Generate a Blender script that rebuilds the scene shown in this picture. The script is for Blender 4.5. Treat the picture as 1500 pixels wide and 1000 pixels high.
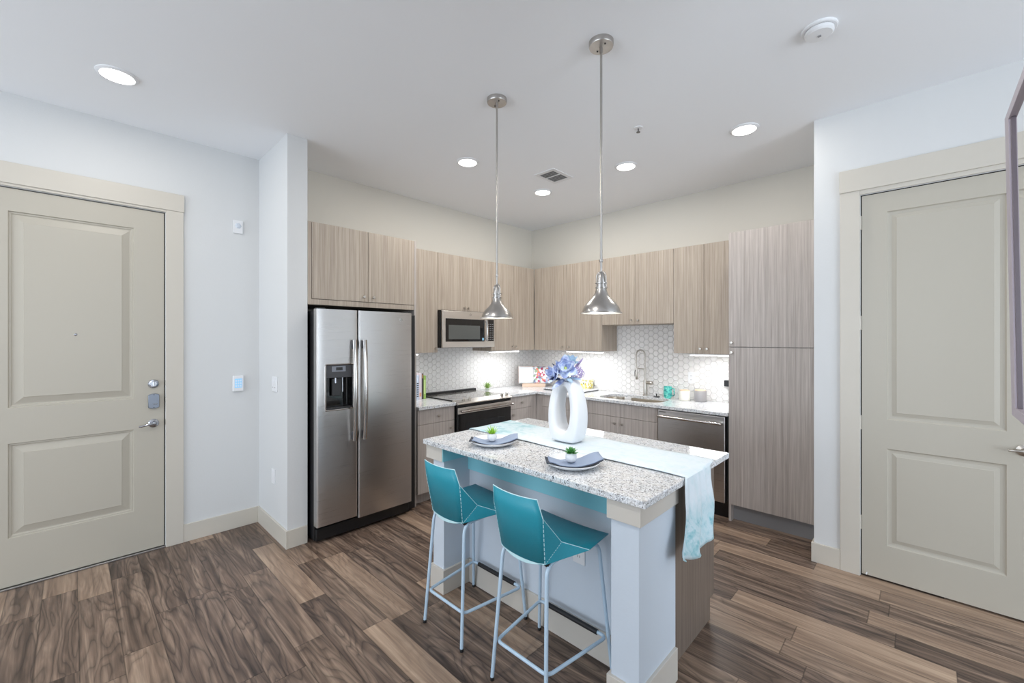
import bpy, bmesh, math, random
from mathutils import Vector, Matrix
PI = math.pi
scene = bpy.context.scene
for o in list(bpy.data.objects): bpy.data.objects.remove(o)
COL = scene.collection
random.seed(7)

# ------------------------------------------------------------------ camera
CAMP = (3.9551, -4.4847, 1.5413); YAW = 0.7679; FPX = 623.68; CX = 750.84; CY = 495.83
cd = bpy.data.cameras.new('camera'); cam = bpy.data.objects.new('camera', cd); COL.objects.link(cam)
cam.location = CAMP; cam.rotation_euler = (PI/2, 0, YAW)
cd.sensor_width = 36; cd.lens = 36*FPX/1500
cd.shift_x = -(CX-750)/1500; cd.shift_y = (CY-500)/1500
cd.clip_start = .02
scene.camera = cam
scene.view_settings.view_transform = 'Standard'; scene.view_settings.look = 'None'
scene.view_settings.gamma = 1; scene.view_settings.use_curve_mapping = False
scene.view_settings.exposure = 0.0
# ------------------------------------------------------------------ light
W = bpy.data.worlds.new('world'); scene.world = W; W.use_nodes = True
W.node_tree.nodes['Background'].inputs[0].default_value = (.62, .78, 1, 1)
W.node_tree.nodes['Background'].inputs[1].default_value = 1.0

def area(name, loc, rot, sx, sy, power, color, shape='RECTANGLE', spread=None):
    l = bpy.data.lights.new(name, 'AREA'); l.shape = shape; l.size = sx
    if shape == 'RECTANGLE': l.size_y = sy
    l.energy = power; l.color = color
    if spread: l.spread = spread
    o = bpy.data.objects.new(name, l); COL.objects.link(o); o.location = loc; o.rotation_euler = rot
    return o
DAY = (.84, .92, 1.0)
# daylight through the large living-room windows behind the camera
area('window_daylight', (2.0, -8.9, 1.5), (PI/2+.62, 0, 0), 4.6, 2.4, 158, DAY)
area('side_window_daylight', (7.9, -3.6, 1.5), (PI/2+.52, 0, PI/2), 3.4, 2.2, 150, DAY)
CAN = (1.0, .96, .90)
CANS = [(1.136, -1.118), (2.083, -1.119), (3.025, -1.12), (1.154, -2.136), (.635, -4.303)]
CANP = [10, 7, 5.5, 10.5, 4.5]
for (x, y), p in zip(CANS, CANP):
    area('downlight_and_fill_lamp', (x, y, 3.035), (0, 0, 0), .14, .14, p*1.0, CAN, 'DISK')
for q, pw in (((2.55, -4.45), 17), ((2.35, -6.0), 6), ((.7, -6.0), 5)): area('downlight_and_fill_lamp', (q[0], q[1], 3.035), (0, 0, 0), .14, .14, pw, CAN, 'DISK')  # added lamps, unseen and without fixtures; first one brightens the stool seats

# ------------------------------------------------------------------ helpers
def lin(r, g, b):
    f = lambda c: (c/255/12.92 if c <= 10.3 else ((c/255+.055)/1.055)**2.4)
    return (f(r), f(g), f(b), 1)

def mat(name, col, rough=.6, metal=0, **kw):
    m = bpy.data.materials.new(name); m.use_nodes = True
    b = m.node_tree.nodes['Principled BSDF']
    b.inputs['Base Color'].default_value = col; b.inputs['Roughness'].default_value = rough
    b.inputs['Metallic'].default_value = metal
    for k, v in kw.items(): b.inputs[k.replace('_', ' ')].default_value = v
    return m

def N(m, t, **kw):
    n = m.node_tree.nodes.new(t)
    for k, v in kw.items(): setattr(n, k, v)
    return n
def L(m, a, b): m.node_tree.links.new(a, b)
def BS(m): return m.node_tree.nodes['Principled BSDF']
def M_(m, op, a, b=None, c=None):
    n = N(m, 'ShaderNodeMath', operation=op)
    for i, v in enumerate((a, b, c)):
        if v is None: continue
        if isinstance(v, (int, float)): n.inputs[i].default_value = v
        else: L(m, v, n.inputs[i])
    return n.outputs[0]
def ramp(m, fac, stops, interp='LINEAR'):
    r = N(m, 'ShaderNodeValToRGB'); e = r.color_ramp.elements; r.color_ramp.interpolation = interp
    while len(e) < len(stops): e.new(.5)
    for el, (p, c) in zip(e, stops): el.position = p; el.color = c
    L(m, fac, r.inputs[0]); return r.outputs[0]
def coords(m, scale=(1, 1, 1), kind='Object', rot=(0, 0, 0)):
    t = N(m, 'ShaderNodeTexCoord'); mp = N(m, 'ShaderNodeMapping')
    mp.inputs['Scale'].default_value = scale; mp.inputs['Rotation'].default_value = rot
    L(m, t.outputs[kind], mp.inputs[0]); return mp.outputs[0]
def noise(m, vec, scale, detail=3, rough=.5, dist=0):
    n = N(m, 'ShaderNodeTexNoise'); n.inputs['Scale'].default_value = scale
    n.inputs['Detail'].default_value = detail; n.inputs['Roughness'].default_value = rough
    n.inputs['Distortion'].default_value = dist
    if vec is not None: L(m, vec, n.inputs['Vector'])
    return n.outputs[0]
def bump(m, h, strength=.2, dist=.01):
    b = N(m, 'ShaderNodeBump'); b.inputs['Strength'].default_value = strength; b.inputs['Distance'].default_value = dist
    L(m, h, b.inputs['Height']); L(m, b.outputs[0], BS(m).inputs['Normal']); return b
def mixc(m, f, a, b, mode='MIX'):
    n = N(m, 'ShaderNodeMix', data_type='RGBA', blend_type=mode)
    for i, v in ((0, f), (6, a), (7, b)):
        if isinstance(v, (int, float)): n.inputs[i].default_value = v
        elif isinstance(v, tuple): n.inputs[i].default_value = v
        else: L(m, v, n.inputs[i])
    return n.outputs[2]

# ------------------------------------------------------------------ materials
def painted(name, col, rough=.75, b=.05):
    m = mat(name, col, rough); bump(m, noise(m, coords(m), 90, 3), b, .004); return m
WALL = painted('white_wall_paint', lin(216, 217, 217), .8, .12)
KWALL = painted('cream_wall_paint', lin(216, 212, 203), .8, .12)
CEIL = painted('ceiling_paint', lin(244, 246, 249), .9, .06)
TRIM = mat('greige_trim_paint', lin(205, 199, 188), .42)
DOORM = painted('greige_door_paint', lin(186, 180, 167), .42, .03)
ISLW = painted('island_wall_paint', lin(202, 211, 221), .7, .1)
AQUA = mat('aqua_apron', lin(150, 216, 228), .45)  # even aqua for the strip under the island worktop
TRIM2 = mat('island_trim_paint', lin(203, 197, 188), .45)
DARK = mat('dark_gap', lin(22, 21, 21), .8)
BLACK = mat('black_plastic', lin(22, 23, 25), .35)
BGLOSS = mat('black_glass', lin(14, 15, 17), .06, 0, Specular_IOR_Level=.7)
WHITEP = mat('white_plastic', lin(232, 233, 235), .35)
CERAM = mat('white_ceramic', lin(224, 227, 231), .3)
NICKEL = mat('brushed_nickel', lin(190, 184, 176), .28, 1)
CHROME = mat('chrome', lin(176, 178, 184), .16, 1)
PLATEM = mat('satin_nickel_plate', lin(132, 138, 148), .38, 1)
HALOG = mat('lamp_white_inner', lin(245, 242, 235), .4)
GRASS = mat('succulent_green', lin(74, 140, 72), .5)
LIME = mat('succulent_lime', lin(150, 200, 60), .5)

def steel(name, col, rough, vertical=False, s=1):
    m = mat(name, col, rough, 1)
    v = coords(m, (260, 260, 2) if vertical else (1.2, 1.2, 420))
    n = noise(m, v, 1.6, 4, .6)
    r = M_(m, 'MULTIPLY_ADD', n, .16, rough-.08); L(m, r, BS(m).inputs['Roughness'])
    bump(m, n, .02*s, .001); return m
STEEL = steel('stainless_steel', lin(204, 202, 200), .30)
STEEL2 = steel('stainless_bright', lin(226, 221, 215), .36)
HANDLE = mat('polished_steel_handle', lin(190, 186, 182), .16, 1)
PEND = mat('pendant_brushed_metal', lin(186, 182, 178), .30, 1)
_v = coords(PEND, (6, 6, 400)); _n = noise(PEND, _v, 1, 3); bump(PEND, _n, .05, .001)
SINKM = steel('sink_steel', lin(190, 180, 165), .34)

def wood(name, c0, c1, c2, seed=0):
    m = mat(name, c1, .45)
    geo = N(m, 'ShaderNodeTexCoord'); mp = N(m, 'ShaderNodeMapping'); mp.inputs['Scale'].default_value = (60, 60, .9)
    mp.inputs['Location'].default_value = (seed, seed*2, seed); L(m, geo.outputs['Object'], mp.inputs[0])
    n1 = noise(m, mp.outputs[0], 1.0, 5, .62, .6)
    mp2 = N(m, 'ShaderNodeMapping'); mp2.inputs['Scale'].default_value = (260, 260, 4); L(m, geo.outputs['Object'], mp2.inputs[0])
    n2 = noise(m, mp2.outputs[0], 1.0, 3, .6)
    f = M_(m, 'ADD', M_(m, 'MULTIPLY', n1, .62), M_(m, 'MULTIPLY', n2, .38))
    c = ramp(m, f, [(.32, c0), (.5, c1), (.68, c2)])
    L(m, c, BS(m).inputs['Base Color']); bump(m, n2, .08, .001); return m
WOOD = wood('taupe_laminate', lin(146, 132, 118), lin(172, 159, 145), lin(195, 184, 170))
WOODL = wood('taupe_laminate_base', lin(150, 141, 135), lin(177, 168, 162), lin(200, 192, 187), 3)
WOODI = wood('taupe_laminate_shaded', lin(92, 80, 71), lin(116, 103, 93), lin(136, 123, 112), 6)  # same laminate as the cabinets, with shade put into its darker colour

def granite():
    m = mat('speckled_granite', lin(200, 198, 195), .12)
    v = coords(m)
    a = N(m, 'ShaderNodeTexVoronoi'); a.inputs['Scale'].default_value = 230; L(m, v, a.inputs['Vector'])
    b = N(m, 'ShaderNodeTexVoronoi'); b.inputs['Scale'].default_value = 95; L(m, v, b.inputs['Vector'])
    sa = N(m, 'ShaderNodeSeparateColor'); L(m, a.outputs['Color'], sa.inputs[0])
    sb = N(m, 'ShaderNodeSeparateColor'); L(m, b.outputs['Color'], sb.inputs[0])
    c1 = ramp(m, sa.outputs[0], [(0, lin(78, 78, 82)), (.06, lin(120, 118, 118)), (.13, lin(176, 178, 182)), (.28, lin(214, 217, 221)), (.6, lin(236, 239, 243)), (.86, lin(200, 202, 206))], 'CONSTANT')
    c2 = ramp(m, sb.outputs[1], [(0, lin(84, 84, 88)), (.05, lin(150, 146, 144)), (.14, lin(224, 222, 220)), (.7, lin(236, 235, 234))], 'CONSTANT')
    n = noise(m, v, 30, 2)
    f = ramp(m, n, [(.42, (0, 0, 0, 1)), (.58, (1, 1, 1, 1))])
    c = mixc(m, f, c1, mixc(m, .55, c1, c2))
    L(m, c, BS(m).inputs['Base Color']); return m
GRAN = granite()

def floor_mat():
    m = mat('walnut_vinyl_planks', lin(90, 78, 70), .3, 0, Specular_IOR_Level=.35)
    t = N(m, 'ShaderNodeTexCoord'); s = N(m, 'ShaderNodeSeparateXYZ'); L(m, t.outputs['Object'], s.inputs[0])
    X, Y = s.outputs[0], s.outputs[1]
    Wd, Ln = .1485, .93
    ry = M_(m, 'DIVIDE', M_(m, 'ADD', Y, 4.31+.1485*20), Wd)
    row = M_(m, 'FLOOR', ry); fy = M_(m, 'FRACT', ry)
    wn = N(m, 'ShaderNodeTexWhiteNoise', noise_dimensions='1D'); L(m, row, wn.inputs['W'])
    rx = M_(m, 'ADD', M_(m, 'DIVIDE', M_(m, 'ADD', X, 10), Ln), wn.outputs['Value'])
    colx = M_(m, 'FLOOR', rx); fx = M_(m, 'FRACT', rx)
    cv = N(m, 'ShaderNodeCombineXYZ'); L(m, row, cv.inputs[0]); L(m, colx, cv.inputs[1])
    w2 = N(m, 'ShaderNodeTexWhiteNoise', noise_dimensions='2D'); L(m, cv.outputs[0], w2.inputs['Vector'])
    rnd = w2.outputs['Value']
    sc = N(m, 'ShaderNodeSeparateColor'); L(m, w2.outputs['Color'], sc.inputs[0])
    # grain space
    gv = N(m, 'ShaderNodeCombineXYZ')
    L(m, M_(m, 'ADD', M_(m, 'MULTIPLY', X, 1.0), M_(m, 'MULTIPLY', rnd, 37)), gv.inputs[0])
    L(m, M_(m, 'ADD', M_(m, 'MULTIPLY', Y, 6.5), M_(m, 'MULTIPLY', sc.outputs[1], 23)), gv.inputs[1])
    big = noise(m, gv.outputs[0], 1.1, 2.6, .42, .25)
    rings = M_(m, 'FRACT', M_(m, 'MULTIPLY', big, 15))
    rl = ramp(m, rings, [(0, (.12, .12, .12, 1)), (.1, (.75, .75, .75, 1)), (.45, (1.15, 1.12, 1.08, 1)), (.86, (.6, .6, .6, 1)), (1, (.12, .12, .12, 1))])
    fine = N(m, 'ShaderNodeCombineXYZ'); L(m, M_(m, 'MULTIPLY', X, 5), fine.inputs[0])
    L(m, M_(m, 'ADD', M_(m, 'MULTIPLY', Y, 150), M_(m, 'MULTIPLY', rnd, 91)), fine.inputs[1])
    fn = noise(m, fine.outputs[0], 1, 4, .6)
    mid = N(m, 'ShaderNodeCombineXYZ'); L(m, M_(m, 'ADD', M_(m, 'MULTIPLY', X, 1.3), M_(m, 'MULTIPLY', rnd, 50)), mid.inputs[0]); L(m, M_(m, 'MULTIPLY', Y, 22), mid.inputs[1])
    md = noise(m, mid.outputs[0], 1, 3, .6, .8)
    dk = ramp(m, md, [(.28, lin(64, 53, 47)), (.5, lin(106, 89, 79)), (.72, lin(154, 133, 117))])
    lt = ramp(m, md, [(.3, lin(130, 108, 92)), (.5, lin(162, 138, 118)), (.7, lin(186, 162, 140))])
    sel = ramp(m, sc.outputs[2], [(.0, (0, 0, 0, 1)), (.66, (.22, .22, .22, 1)), (.78, (.95, .95, .95, 1)), (1, (.8, .8, .8, 1))], 'LINEAR')
    base = mixc(m, sel, dk, lt)
    isdark = M_(m, 'SUBTRACT', 1, M_(m, 'MULTIPLY', sel, .85))
    fr = M_(m, 'MULTIPLY', isdark, .62)
    base = mixc(m, fr, base, mixc(m, 1.0, base, rl, 'MULTIPLY'))
    fg = ramp(m, fn, [(.3, (.72, .72, .72, 1)), (.6, (1.08, 1.08, 1.08, 1))])
    base = mixc(m, .6, base, mixc(m, 1.0, base, fg, 'MULTIPLY'))
    ey = M_(m, 'MINIMUM', fy, M_(m, 'SUBTRACT', 1, fy)); ex = M_(m, 'MINIMUM', fx, M_(m, 'SUBTRACT', 1, fx))
    g = M_(m, 'MINIMUM', M_(m, 'MULTIPLY', ey, Wd), M_(m, 'MULTIPLY', ex, Ln))
    gap = ramp(m, g, [(0, (.45, .45, .45, 1)), (.0016, (1, 1, 1, 1))])
    base = mixc(m, 1.0, base, gap, 'MULTIPLY')
    L(m, base, BS(m).inputs['Base Color'])
    r = M_(m, 'MULTIPLY_ADD', fn, .16, .24); L(m, r, BS(m).inputs['Roughness'])
    h = M_(m, 'ADD', M_(m, 'MULTIPLY', gap, 1.0), M_(m, 'MULTIPLY', fn, .25)); bump(m, h, .25, .002)
    return m
FLOOR = floor_mat()

def hex_mat(name, horiz):
    # raised hexagonal wall tiles; horiz = index of the horizontal axis in object space
    m = mat(name, lin(226, 224, 222), .16)
    t = N(m, 'ShaderNodeTexCoord'); s = N(m, 'ShaderNodeSeparateXYZ'); L(m, t.outputs['Object'], s.inputs[0])
    u = M_(m, 'MULTIPLY', s.outputs[horiz], 1/.064); v = M_(m, 'MULTIPLY', s.outputs[2], 1/.064)
    S3 = math.sqrt(3)
    def wrapm(a, p, off): 
        return M_(m, 'SUBTRACT', M_(m, 'FLOORED_MODULO', M_(m, 'ADD', a, off), p), p/2)
    # flat-top hexes: spacing 1 along v, sqrt3 along u
    au, av = wrapm(u, S3, 100*S3), wrapm(v, 1, 100)
    bu, bv = wrapm(u, S3, 100*S3+S3/2), wrapm(v, 1, 100.5)
    da = M_(m, 'ADD', M_(m, 'MULTIPLY', au, au), M_(m, 'MULTIPLY', av, av))
    db = M_(m, 'ADD', M_(m, 'MULTIPLY', bu, bu), M_(m, 'MULTIPLY', bv, bv))
    k = M_(m, 'LESS_THAN', da, db)
    def sel(a, b): return M_(m, 'ADD', M_(m, 'MULTIPLY', a, k), M_(m, 'MULTIPLY', b, M_(m, 'SUBTRACT', 1, k)))
    pu = M_(m, 'ABSOLUTE', sel(au, bu)); pv = M_(m, 'ABSOLUTE', sel(av, bv))
    d = M_(m, 'MAXIMUM', pv, M_(m, 'ADD', M_(m, 'MULTIPLY', pu, S3/2), M_(m, 'MULTIPLY', pv, .5)))   # 0 centre .. .5 edge
    c = ramp(m, d, [(.46, lin(234, 232, 230)), (.485, lin(216, 213, 210)), (.5, lin(200, 197, 194))])
    L(m, c, BS(m).inputs['Base Color'])
    h = ramp(m, d, [(0, (.55, .55, .55, 1)), (.18, (.62, .62, .62, 1)), (.34, (1, 1, 1, 1)), (.42, (.92, .92, .92, 1)), (.485, (0, 0, 0, 1))])
    bump(m, h, .9, .0045); return m
HEXB = hex_mat('hexagon_tile_back', 0); HEXL = hex_mat('hexagon_tile_left', 1)

def marble_cloth():
    m = mat('aqua_marbled_cloth', lin(222, 236, 238), .85)
    v = coords(m)
    n = noise(m, v, 5, 5, .65, 1.6); n2 = noise(m, v, 16, 4, .6, .8)
    f = M_(m, 'ADD', M_(m, 'MULTIPLY', n, .7), M_(m, 'MULTIPLY', n2, .3))
    c = ramp(m, f, [(.32, lin(104, 166, 176)), (.42, lin(150, 194, 202)), (.49, lin(196, 214, 220)), (.56, lin(176, 206, 213)), (.62, lin(122, 180, 190)), (.70, lin(200, 216, 222))])
    pale = ramp(m, f, [(.34, lin(204, 221, 226)), (.5, lin(218, 227, 233)), (.64, lin(206, 222, 227))])
    # the print is pale along the middle of the cloth and turns to aqua marbling towards its ends
    s_ = N(m, 'ShaderNodeSeparateXYZ'); L(m, v, s_.inputs[0])
    zz = N(m, 'ShaderNodeMapRange'); L(m, s_.outputs[2], zz.inputs[0]); zz.inputs[1].default_value = .80; zz.inputs[2].default_value = .74
    xx = N(m, 'ShaderNodeMapRange'); L(m, s_.outputs[0], xx.inputs[0]); xx.inputs[1].default_value = 2.15; xx.inputs[2].default_value = 1.95; xx.inputs[4].default_value = .8
    k = M_(m, 'MAXIMUM', zz.outputs[0], xx.outputs[0])
    L(m, mixc(m, k, pale, c), BS(m).inputs['Base Color']); bump(m, noise(m, v, 420, 2), .1, .001)
    BS(m).inputs['Sheen Weight'].default_value = .2
    return m
CLOTH = marble_cloth()
def teal():
    m = mat('teal_powder_coat', lin(36, 146, 158), .38)
    n = noise(m, coords(m), 900, 2); c = ramp(m, n, [(.35, lin(30, 140, 160)), (.65, lin(46, 156, 176))]); L(m, c, BS(m).inputs['Base Color'])
    bump(m, n, .12, .0006); return m
TEAL = teal(); TEALE = mat('pale_highlight_and_fold', lin(196, 232, 238), .4)  # pale tint puts edge highlights into the colour; also marks perforated folds
PALEB = mat('pale_blue_powder_coat', lin(186, 208, 226), .32)

def emis(name, col, s):
    m = mat(name, col, .5); BS(m).inputs['Emission Color'].default_value = col; BS(m).inputs['Emission Strength'].default_value = s; return m
CANE = emis('downlight_lens', (1, .97, .92, 1), 6)
LEDE = emis('led_strip_lens', (1, .99, .97, 1), 5)
BULB = emis('bulb_glow', (1, .93, .82, 1), 12)
SCREEN = emis('blue_screen', lin(130, 185, 225), .5)

# ------------------------------------------------------------------ mesh building
class MB:
    def __init__(s): s.v = []; s.f = []; s.mi = []; s.cur = 0
    def add(s, vs, fs):
        k = len(s.v); s.v += [tuple(p) for p in vs]
        for f in fs: s.f.append([i+k for i in f]); s.mi.append(s.cur)
        return s
    def box(s, x0, x1, y0, y1, z0, z1):
        if x0 > x1: x0, x1 = x1, x0
        if y0 > y1: y0, y1 = y1, y0
        if z0 > z1: z0, z1 = z1, z0
        return s.add([(x, y, z) for z in (z0, z1) for y in (y0, y1) for x in (x0, x1)],
                     [(0, 2, 3, 1), (4, 5, 7, 6), (0, 1, 5, 4), (2, 6, 7, 3), (0, 4, 6, 2), (1, 3, 7, 5)])
    def prism(s, poly, d, vec):
        # poly: list of 3D points (planar), extruded by vec
        n = len(poly); a = [Vector(p) for p in poly]; b = [p+Vector(vec) for p in a]
        return s.add(a+b, [list(range(n))[::-1], [i+n for i in range(n)]]+[[i, (i+1) % n, (i+1) % n+n, i+n] for i in range(n)])
    def lathe(s, c, prof, n=32, axis='z', cap=True):
        # prof: list (r, h) ; axis direction along z/x/y
        def P(r, h, a):
            u, w = r*math.cos(a), r*math.sin(a)
            if axis == 'z': return (c[0]+u, c[1]+w, c[2]+h)
            if axis == 'x': return (c[0]+h, c[1]+u, c[2]+w)
            return (c[0]+w, c[1]+h, c[2]+u)
        vs = [P(r, h, 2*PI*i/n) for r, h in prof for i in range(n)]
        fs = [[j*n+i, j*n+(i+1) % n, (j+1)*n+(i+1) % n, (j+1)*n+i] for j in range(len(prof)-1) for i in range(n)]
        if cap:
            if prof[0][0] > 1e-6: fs.append(list(range(n))[::-1])
            if prof[-1][0] > 1e-6: fs.append([(len(prof)-1)*n+i for i in range(n)])
        return s.add(vs, fs)
    def tube(s, pts, r, n=10, closed=False, cap=True):
        pts = [Vector(p) for p in pts]; rs = r if isinstance(r, (list, tuple)) else [r]*len(pts)
        k = len(pts); prev = None; rings = []
        for i, p in enumerate(pts):
            if closed: t = (pts[(i+1) % k]-pts[i-1]).normalized()
            else: t = ((pts[min(i+1, k-1)]-pts[max(i-1, 0)])).normalized()
            if prev is None:
                up = Vector((0, 0, 1)) if abs(t.z) < .9 else Vector((1, 0, 0)); a = t.cross(up).normalized()
            else: a = (prev-t*prev.dot(t)).normalized()
            prev = a; b = t.cross(a)
            rings += [p+(a*math.cos(2*PI*j/n)+b*math.sin(2*PI*j/n))*rs[i] for j in range(n)]
        m = k if closed else k-1
        fs = [[i*n+j, i*n+(j+1) % n, ((i+1) % k)*n+(j+1) % n, ((i+1) % k)*n+j] for i in range(m) for j in range(n)]
        if cap and not closed: fs += [list(range(n))[::-1], [(k-1)*n+j for j in range(n)]]
        return s.add(rings, fs)
    def grid(s, rows):
        nr, nc = len(rows), len(rows[0])
        return s.add([p for r in rows for p in r], [[i*nc+j, i*nc+j+1, (i+1)*nc+j+1, (i+1)*nc+j] for i in range(nr-1) for j in range(nc-1)])
    def build(s, name, m, parent=None, bev=0, smooth=False, solid=0, sub=0, fix=True, seg=2, soff=0):
        off = Vector((0, 0, 0)); p = parent
        while p is not None: off += Vector(p.location); p = p.parent
        me = bpy.data.meshes.new(name)
        me.from_pydata([tuple(Vector(v)-off) for v in s.v], [], s.f)
        for mm in (m if isinstance(m, (list, tuple)) else [m]): me.materials.append(mm)
        for pg, i in zip(me.polygons, s.mi): pg.material_index = i
        if fix:
            bm = bmesh.new(); bm.from_mesh(me); bmesh.ops.recalc_face_normals(bm, faces=bm.faces); bm.to_mesh(me); bm.free()
        o = bpy.data.objects.new(name, me); COL.objects.link(o)
        if parent is not None: o.parent = parent
        if solid:
            d = o.modifiers.new('s', 'SOLIDIFY'); d.thickness = solid; d.offset = soff
        if bev:
            d = o.modifiers.new('b', 'BEVEL'); d.width = bev; d.segments = seg; d.limit_method = 'ANGLE'; d.angle_limit = math.radians(40)
        if sub:
            d = o.modifiers.new('u', 'SUBSURF'); d.levels = sub; d.render_levels = sub
        if smooth or bev:
            me.shade_smooth()
            if not sub: me.set_sharp_from_angle(angle=math.radians(38))
            if bev and not smooth:
                d = o.modifiers.new('w', 'WEIGHTED_NORMAL'); d.keep_sharp = True
        return o
def box(name, m, b, parent=None, bev=0, **k): return MB().box(*b).build(name, m, parent, bev, **k)
def tag(o, label=None, cat=None, group=None, kind=None):
    if label: o['label'] = label
    if cat: o['category'] = cat
    if group: o['group'] = group
    if kind: o['kind'] = kind
    return o
def thing(name, loc, label, cat, group=None):
    o = bpy.data.objects.new(name, None); COL.objects.link(o); o.location = loc; o.empty_display_size = .1
    return tag(o, label, cat, group)
def copy_tree(o, parent=None):
    c = o.copy(); COL.objects.link(c); c.parent = parent
    for ch in list(o.children): copy_tree(ch, c)
    return c
def arc(c, r, a0, a1, n, ax=(1, 0, 0), ay=(0, 0, 1)):
    c, ax, ay = Vector(c), Vector(ax), Vector(ay)
    return [c+ax*r*math.cos(a0+(a1-a0)*i/n)+ay*r*math.sin(a0+(a1-a0)*i/n) for i in range(n+1)]
def fillet(pts, r, n=5):
    pts = [Vector(p) for p in pts]; out = [pts[0]]
    for i in range(1, len(pts)-1):
        a, b, c = pts[i-1], pts[i], pts[i+1]; u = (a-b); w = (c-b); rr = min(r, u.length*.45, w.length*.45)
        p, q = b+u.normalized()*rr, b+w.normalized()*rr
        for k in range(n+1):
            t = k/n; out.append(p*(1-t)**2+b*2*t*(1-t)+q*t*t)
    out.append(pts[-1]); return out

# ------------------------------------------------------------------ setting
H = 3.05
XE, YS0, YS1, XS = -.086, -3.384, -3.242, .592      # entry wall, partition faces
YR, XR = -.909, 3.408                               # right wall
def struct(o): o['kind'] = 'structure'; return o
struct(box('floor', FLOOR, (-.4, 8.2, -9.2, .3, -.08, 0)))
struct(box('ceiling', CEIL, (-.4, 8.2, -9.2, .3, H, H+.1)))
struct(MB().box(-.25, 0, YS1, .15, 0, H).build('wall_left', KWALL))
struct(MB().box(0, XR+.12, 0, .15, 0, H).build('wall_back', KWALL))
D0, D1, DZ = -4.930, -4.003, 2.474                 # entry door opening
w = MB(); w.box(-.3, XE-.05, -9.2, YS1, 0, H); w.box(XE-.05, XE, D1, YS1, 0, H); w.box(XE-.05, XE, -9.2, D0, 0, H); w.box(XE-.05, XE, D0, D1, DZ, H)
struct(w.build('wall_entry', WALL))
struct(box('wall_partition', WALL, (XE, XS, YS0, YS1, 0, H)))
E0, E1 = 3.659, 4.415                              # closet door opening in right wall
w = MB(); w.box(XR, 8.2, YR+.05, YR+.15, 0, H); w.box(XR, XR+.12, YR+.15, 0, 0, H); w.box(XR, E0, YR, YR+.05, 0, H); w.box(E1, 8.2, YR, YR+.05, 0, H); w.box(E0, E1, YR, YR+.05, DZ, H)
struct(w.build('wall_right', WALL))
struct(box('wall_mirror', WALL, (4.125, 4.25, -3.75, -3.02, 0, H)))
# living room shell behind the camera with window openings
w = MB(); w.box(-.4, 8.2, -9.2, -9.05, 0, .25); w.box(-.4, 8.2, -9.2, -9.05, 2.75, H); w.box(-.4, -.2, -9.2, -9.05, .25, 2.75); w.box(4.4, 8.2, -9.2, -9.05, .25, 2.75)
struct(w.build('wall_front', WALL))
w = MB(); w.box(8.05, 8.2, -9.05, YR, 0, .3); w.box(8.05, 8.2, -9.05, YR, 2.7, H); w.box(8.05, 8.2, -9.05, -5.4, .3, 2.7); w.box(8.05, 8.2, -1.8, YR, .3, 2.7)
struct(w.build('wall_far_right', WALL))
w = MB()
for x in (-.2, 1.3, 2.85, 4.34): w.box(x, x+.06, -9.16, -9.08, .25, 2.75)
w.box(-.2, 4.4, -9.16, -9.08, .25, .31); w.box(-.2, 4.4, -9.16, -9.08, 2.69, 2.75)
struct(w.build('window_1', WHITEP))
w = MB()
for y in (-5.4, -3.63, -1.86): w.box(8.08, 8.16, y, y+.06, .3, 2.7)
w.box(8.08, 8.16, -5.4, -1.8, .3, .36); w.box(8.08, 8.16, -5.4, -1.8, 2.64, 2.7)
struct(w.build('window_2', WHITEP))

# baseboards
bh, bt = .132, .014
def bb(name, *b, bev=.002): return struct(box(name, TRIM, b, bev=bev))
bb('baseboard_entry', XE, XE+bt, -3.896, YS0-bt, 0, bh)
w = MB(); w.box(XE, XS+bt, YS0-bt, YS0, 0, bh); w.box(XS, XS+bt, YS0, YS1-.004, 0, bh)
struct(w.build('baseboard_partition', TRIM, bev=.002))
w = MB(); w.box(XR-bt, 3.554, YR-bt, YR, 0, bh); w.box(XR-bt, XR, YR, -.63, 0, bh)
struct(w.build('baseboard_right', TRIM, bev=.002))
# casings
ct = .016
w = MB(); w.box(XE, XE+ct, D1+.003, -3.896, 0, 2.493); w.box(XE, XE+ct, -5.04, D0-.003, 0, 2.493); w.box(XE, XE+ct-.003, D0-.003, D1+.003, DZ+.003, 2.494)
struct(w.build('trim_1', TRIM, bev=.002))
struct(box('trim_2', TRIM, (XE, XE+.021, -5.045, -3.892, 2.493, 2.622), bev=.002))
w = MB(); w.box(3.554, E0-.003, YR-ct, YR, 0, 2.505); w.box(E1+.003, 4.52, YR-ct, YR, 0, 2.505); w.box(E0-.003, E1+.003, YR-ct+.003, YR, DZ+.003, 2.506)
struct(w.build('trim_3', TRIM, bev=.002))
struct(box('trim_4', TRIM, (3.55, 4.524, YR-.021, YR, 2.505, 2.65), bev=.002))
struct(box('trim_5', mat('threshold_metal', lin(150, 148, 146), .35, .9), (XE-.045, XE+.012, D0, D1, 0, .012), bev=.003))

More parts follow.
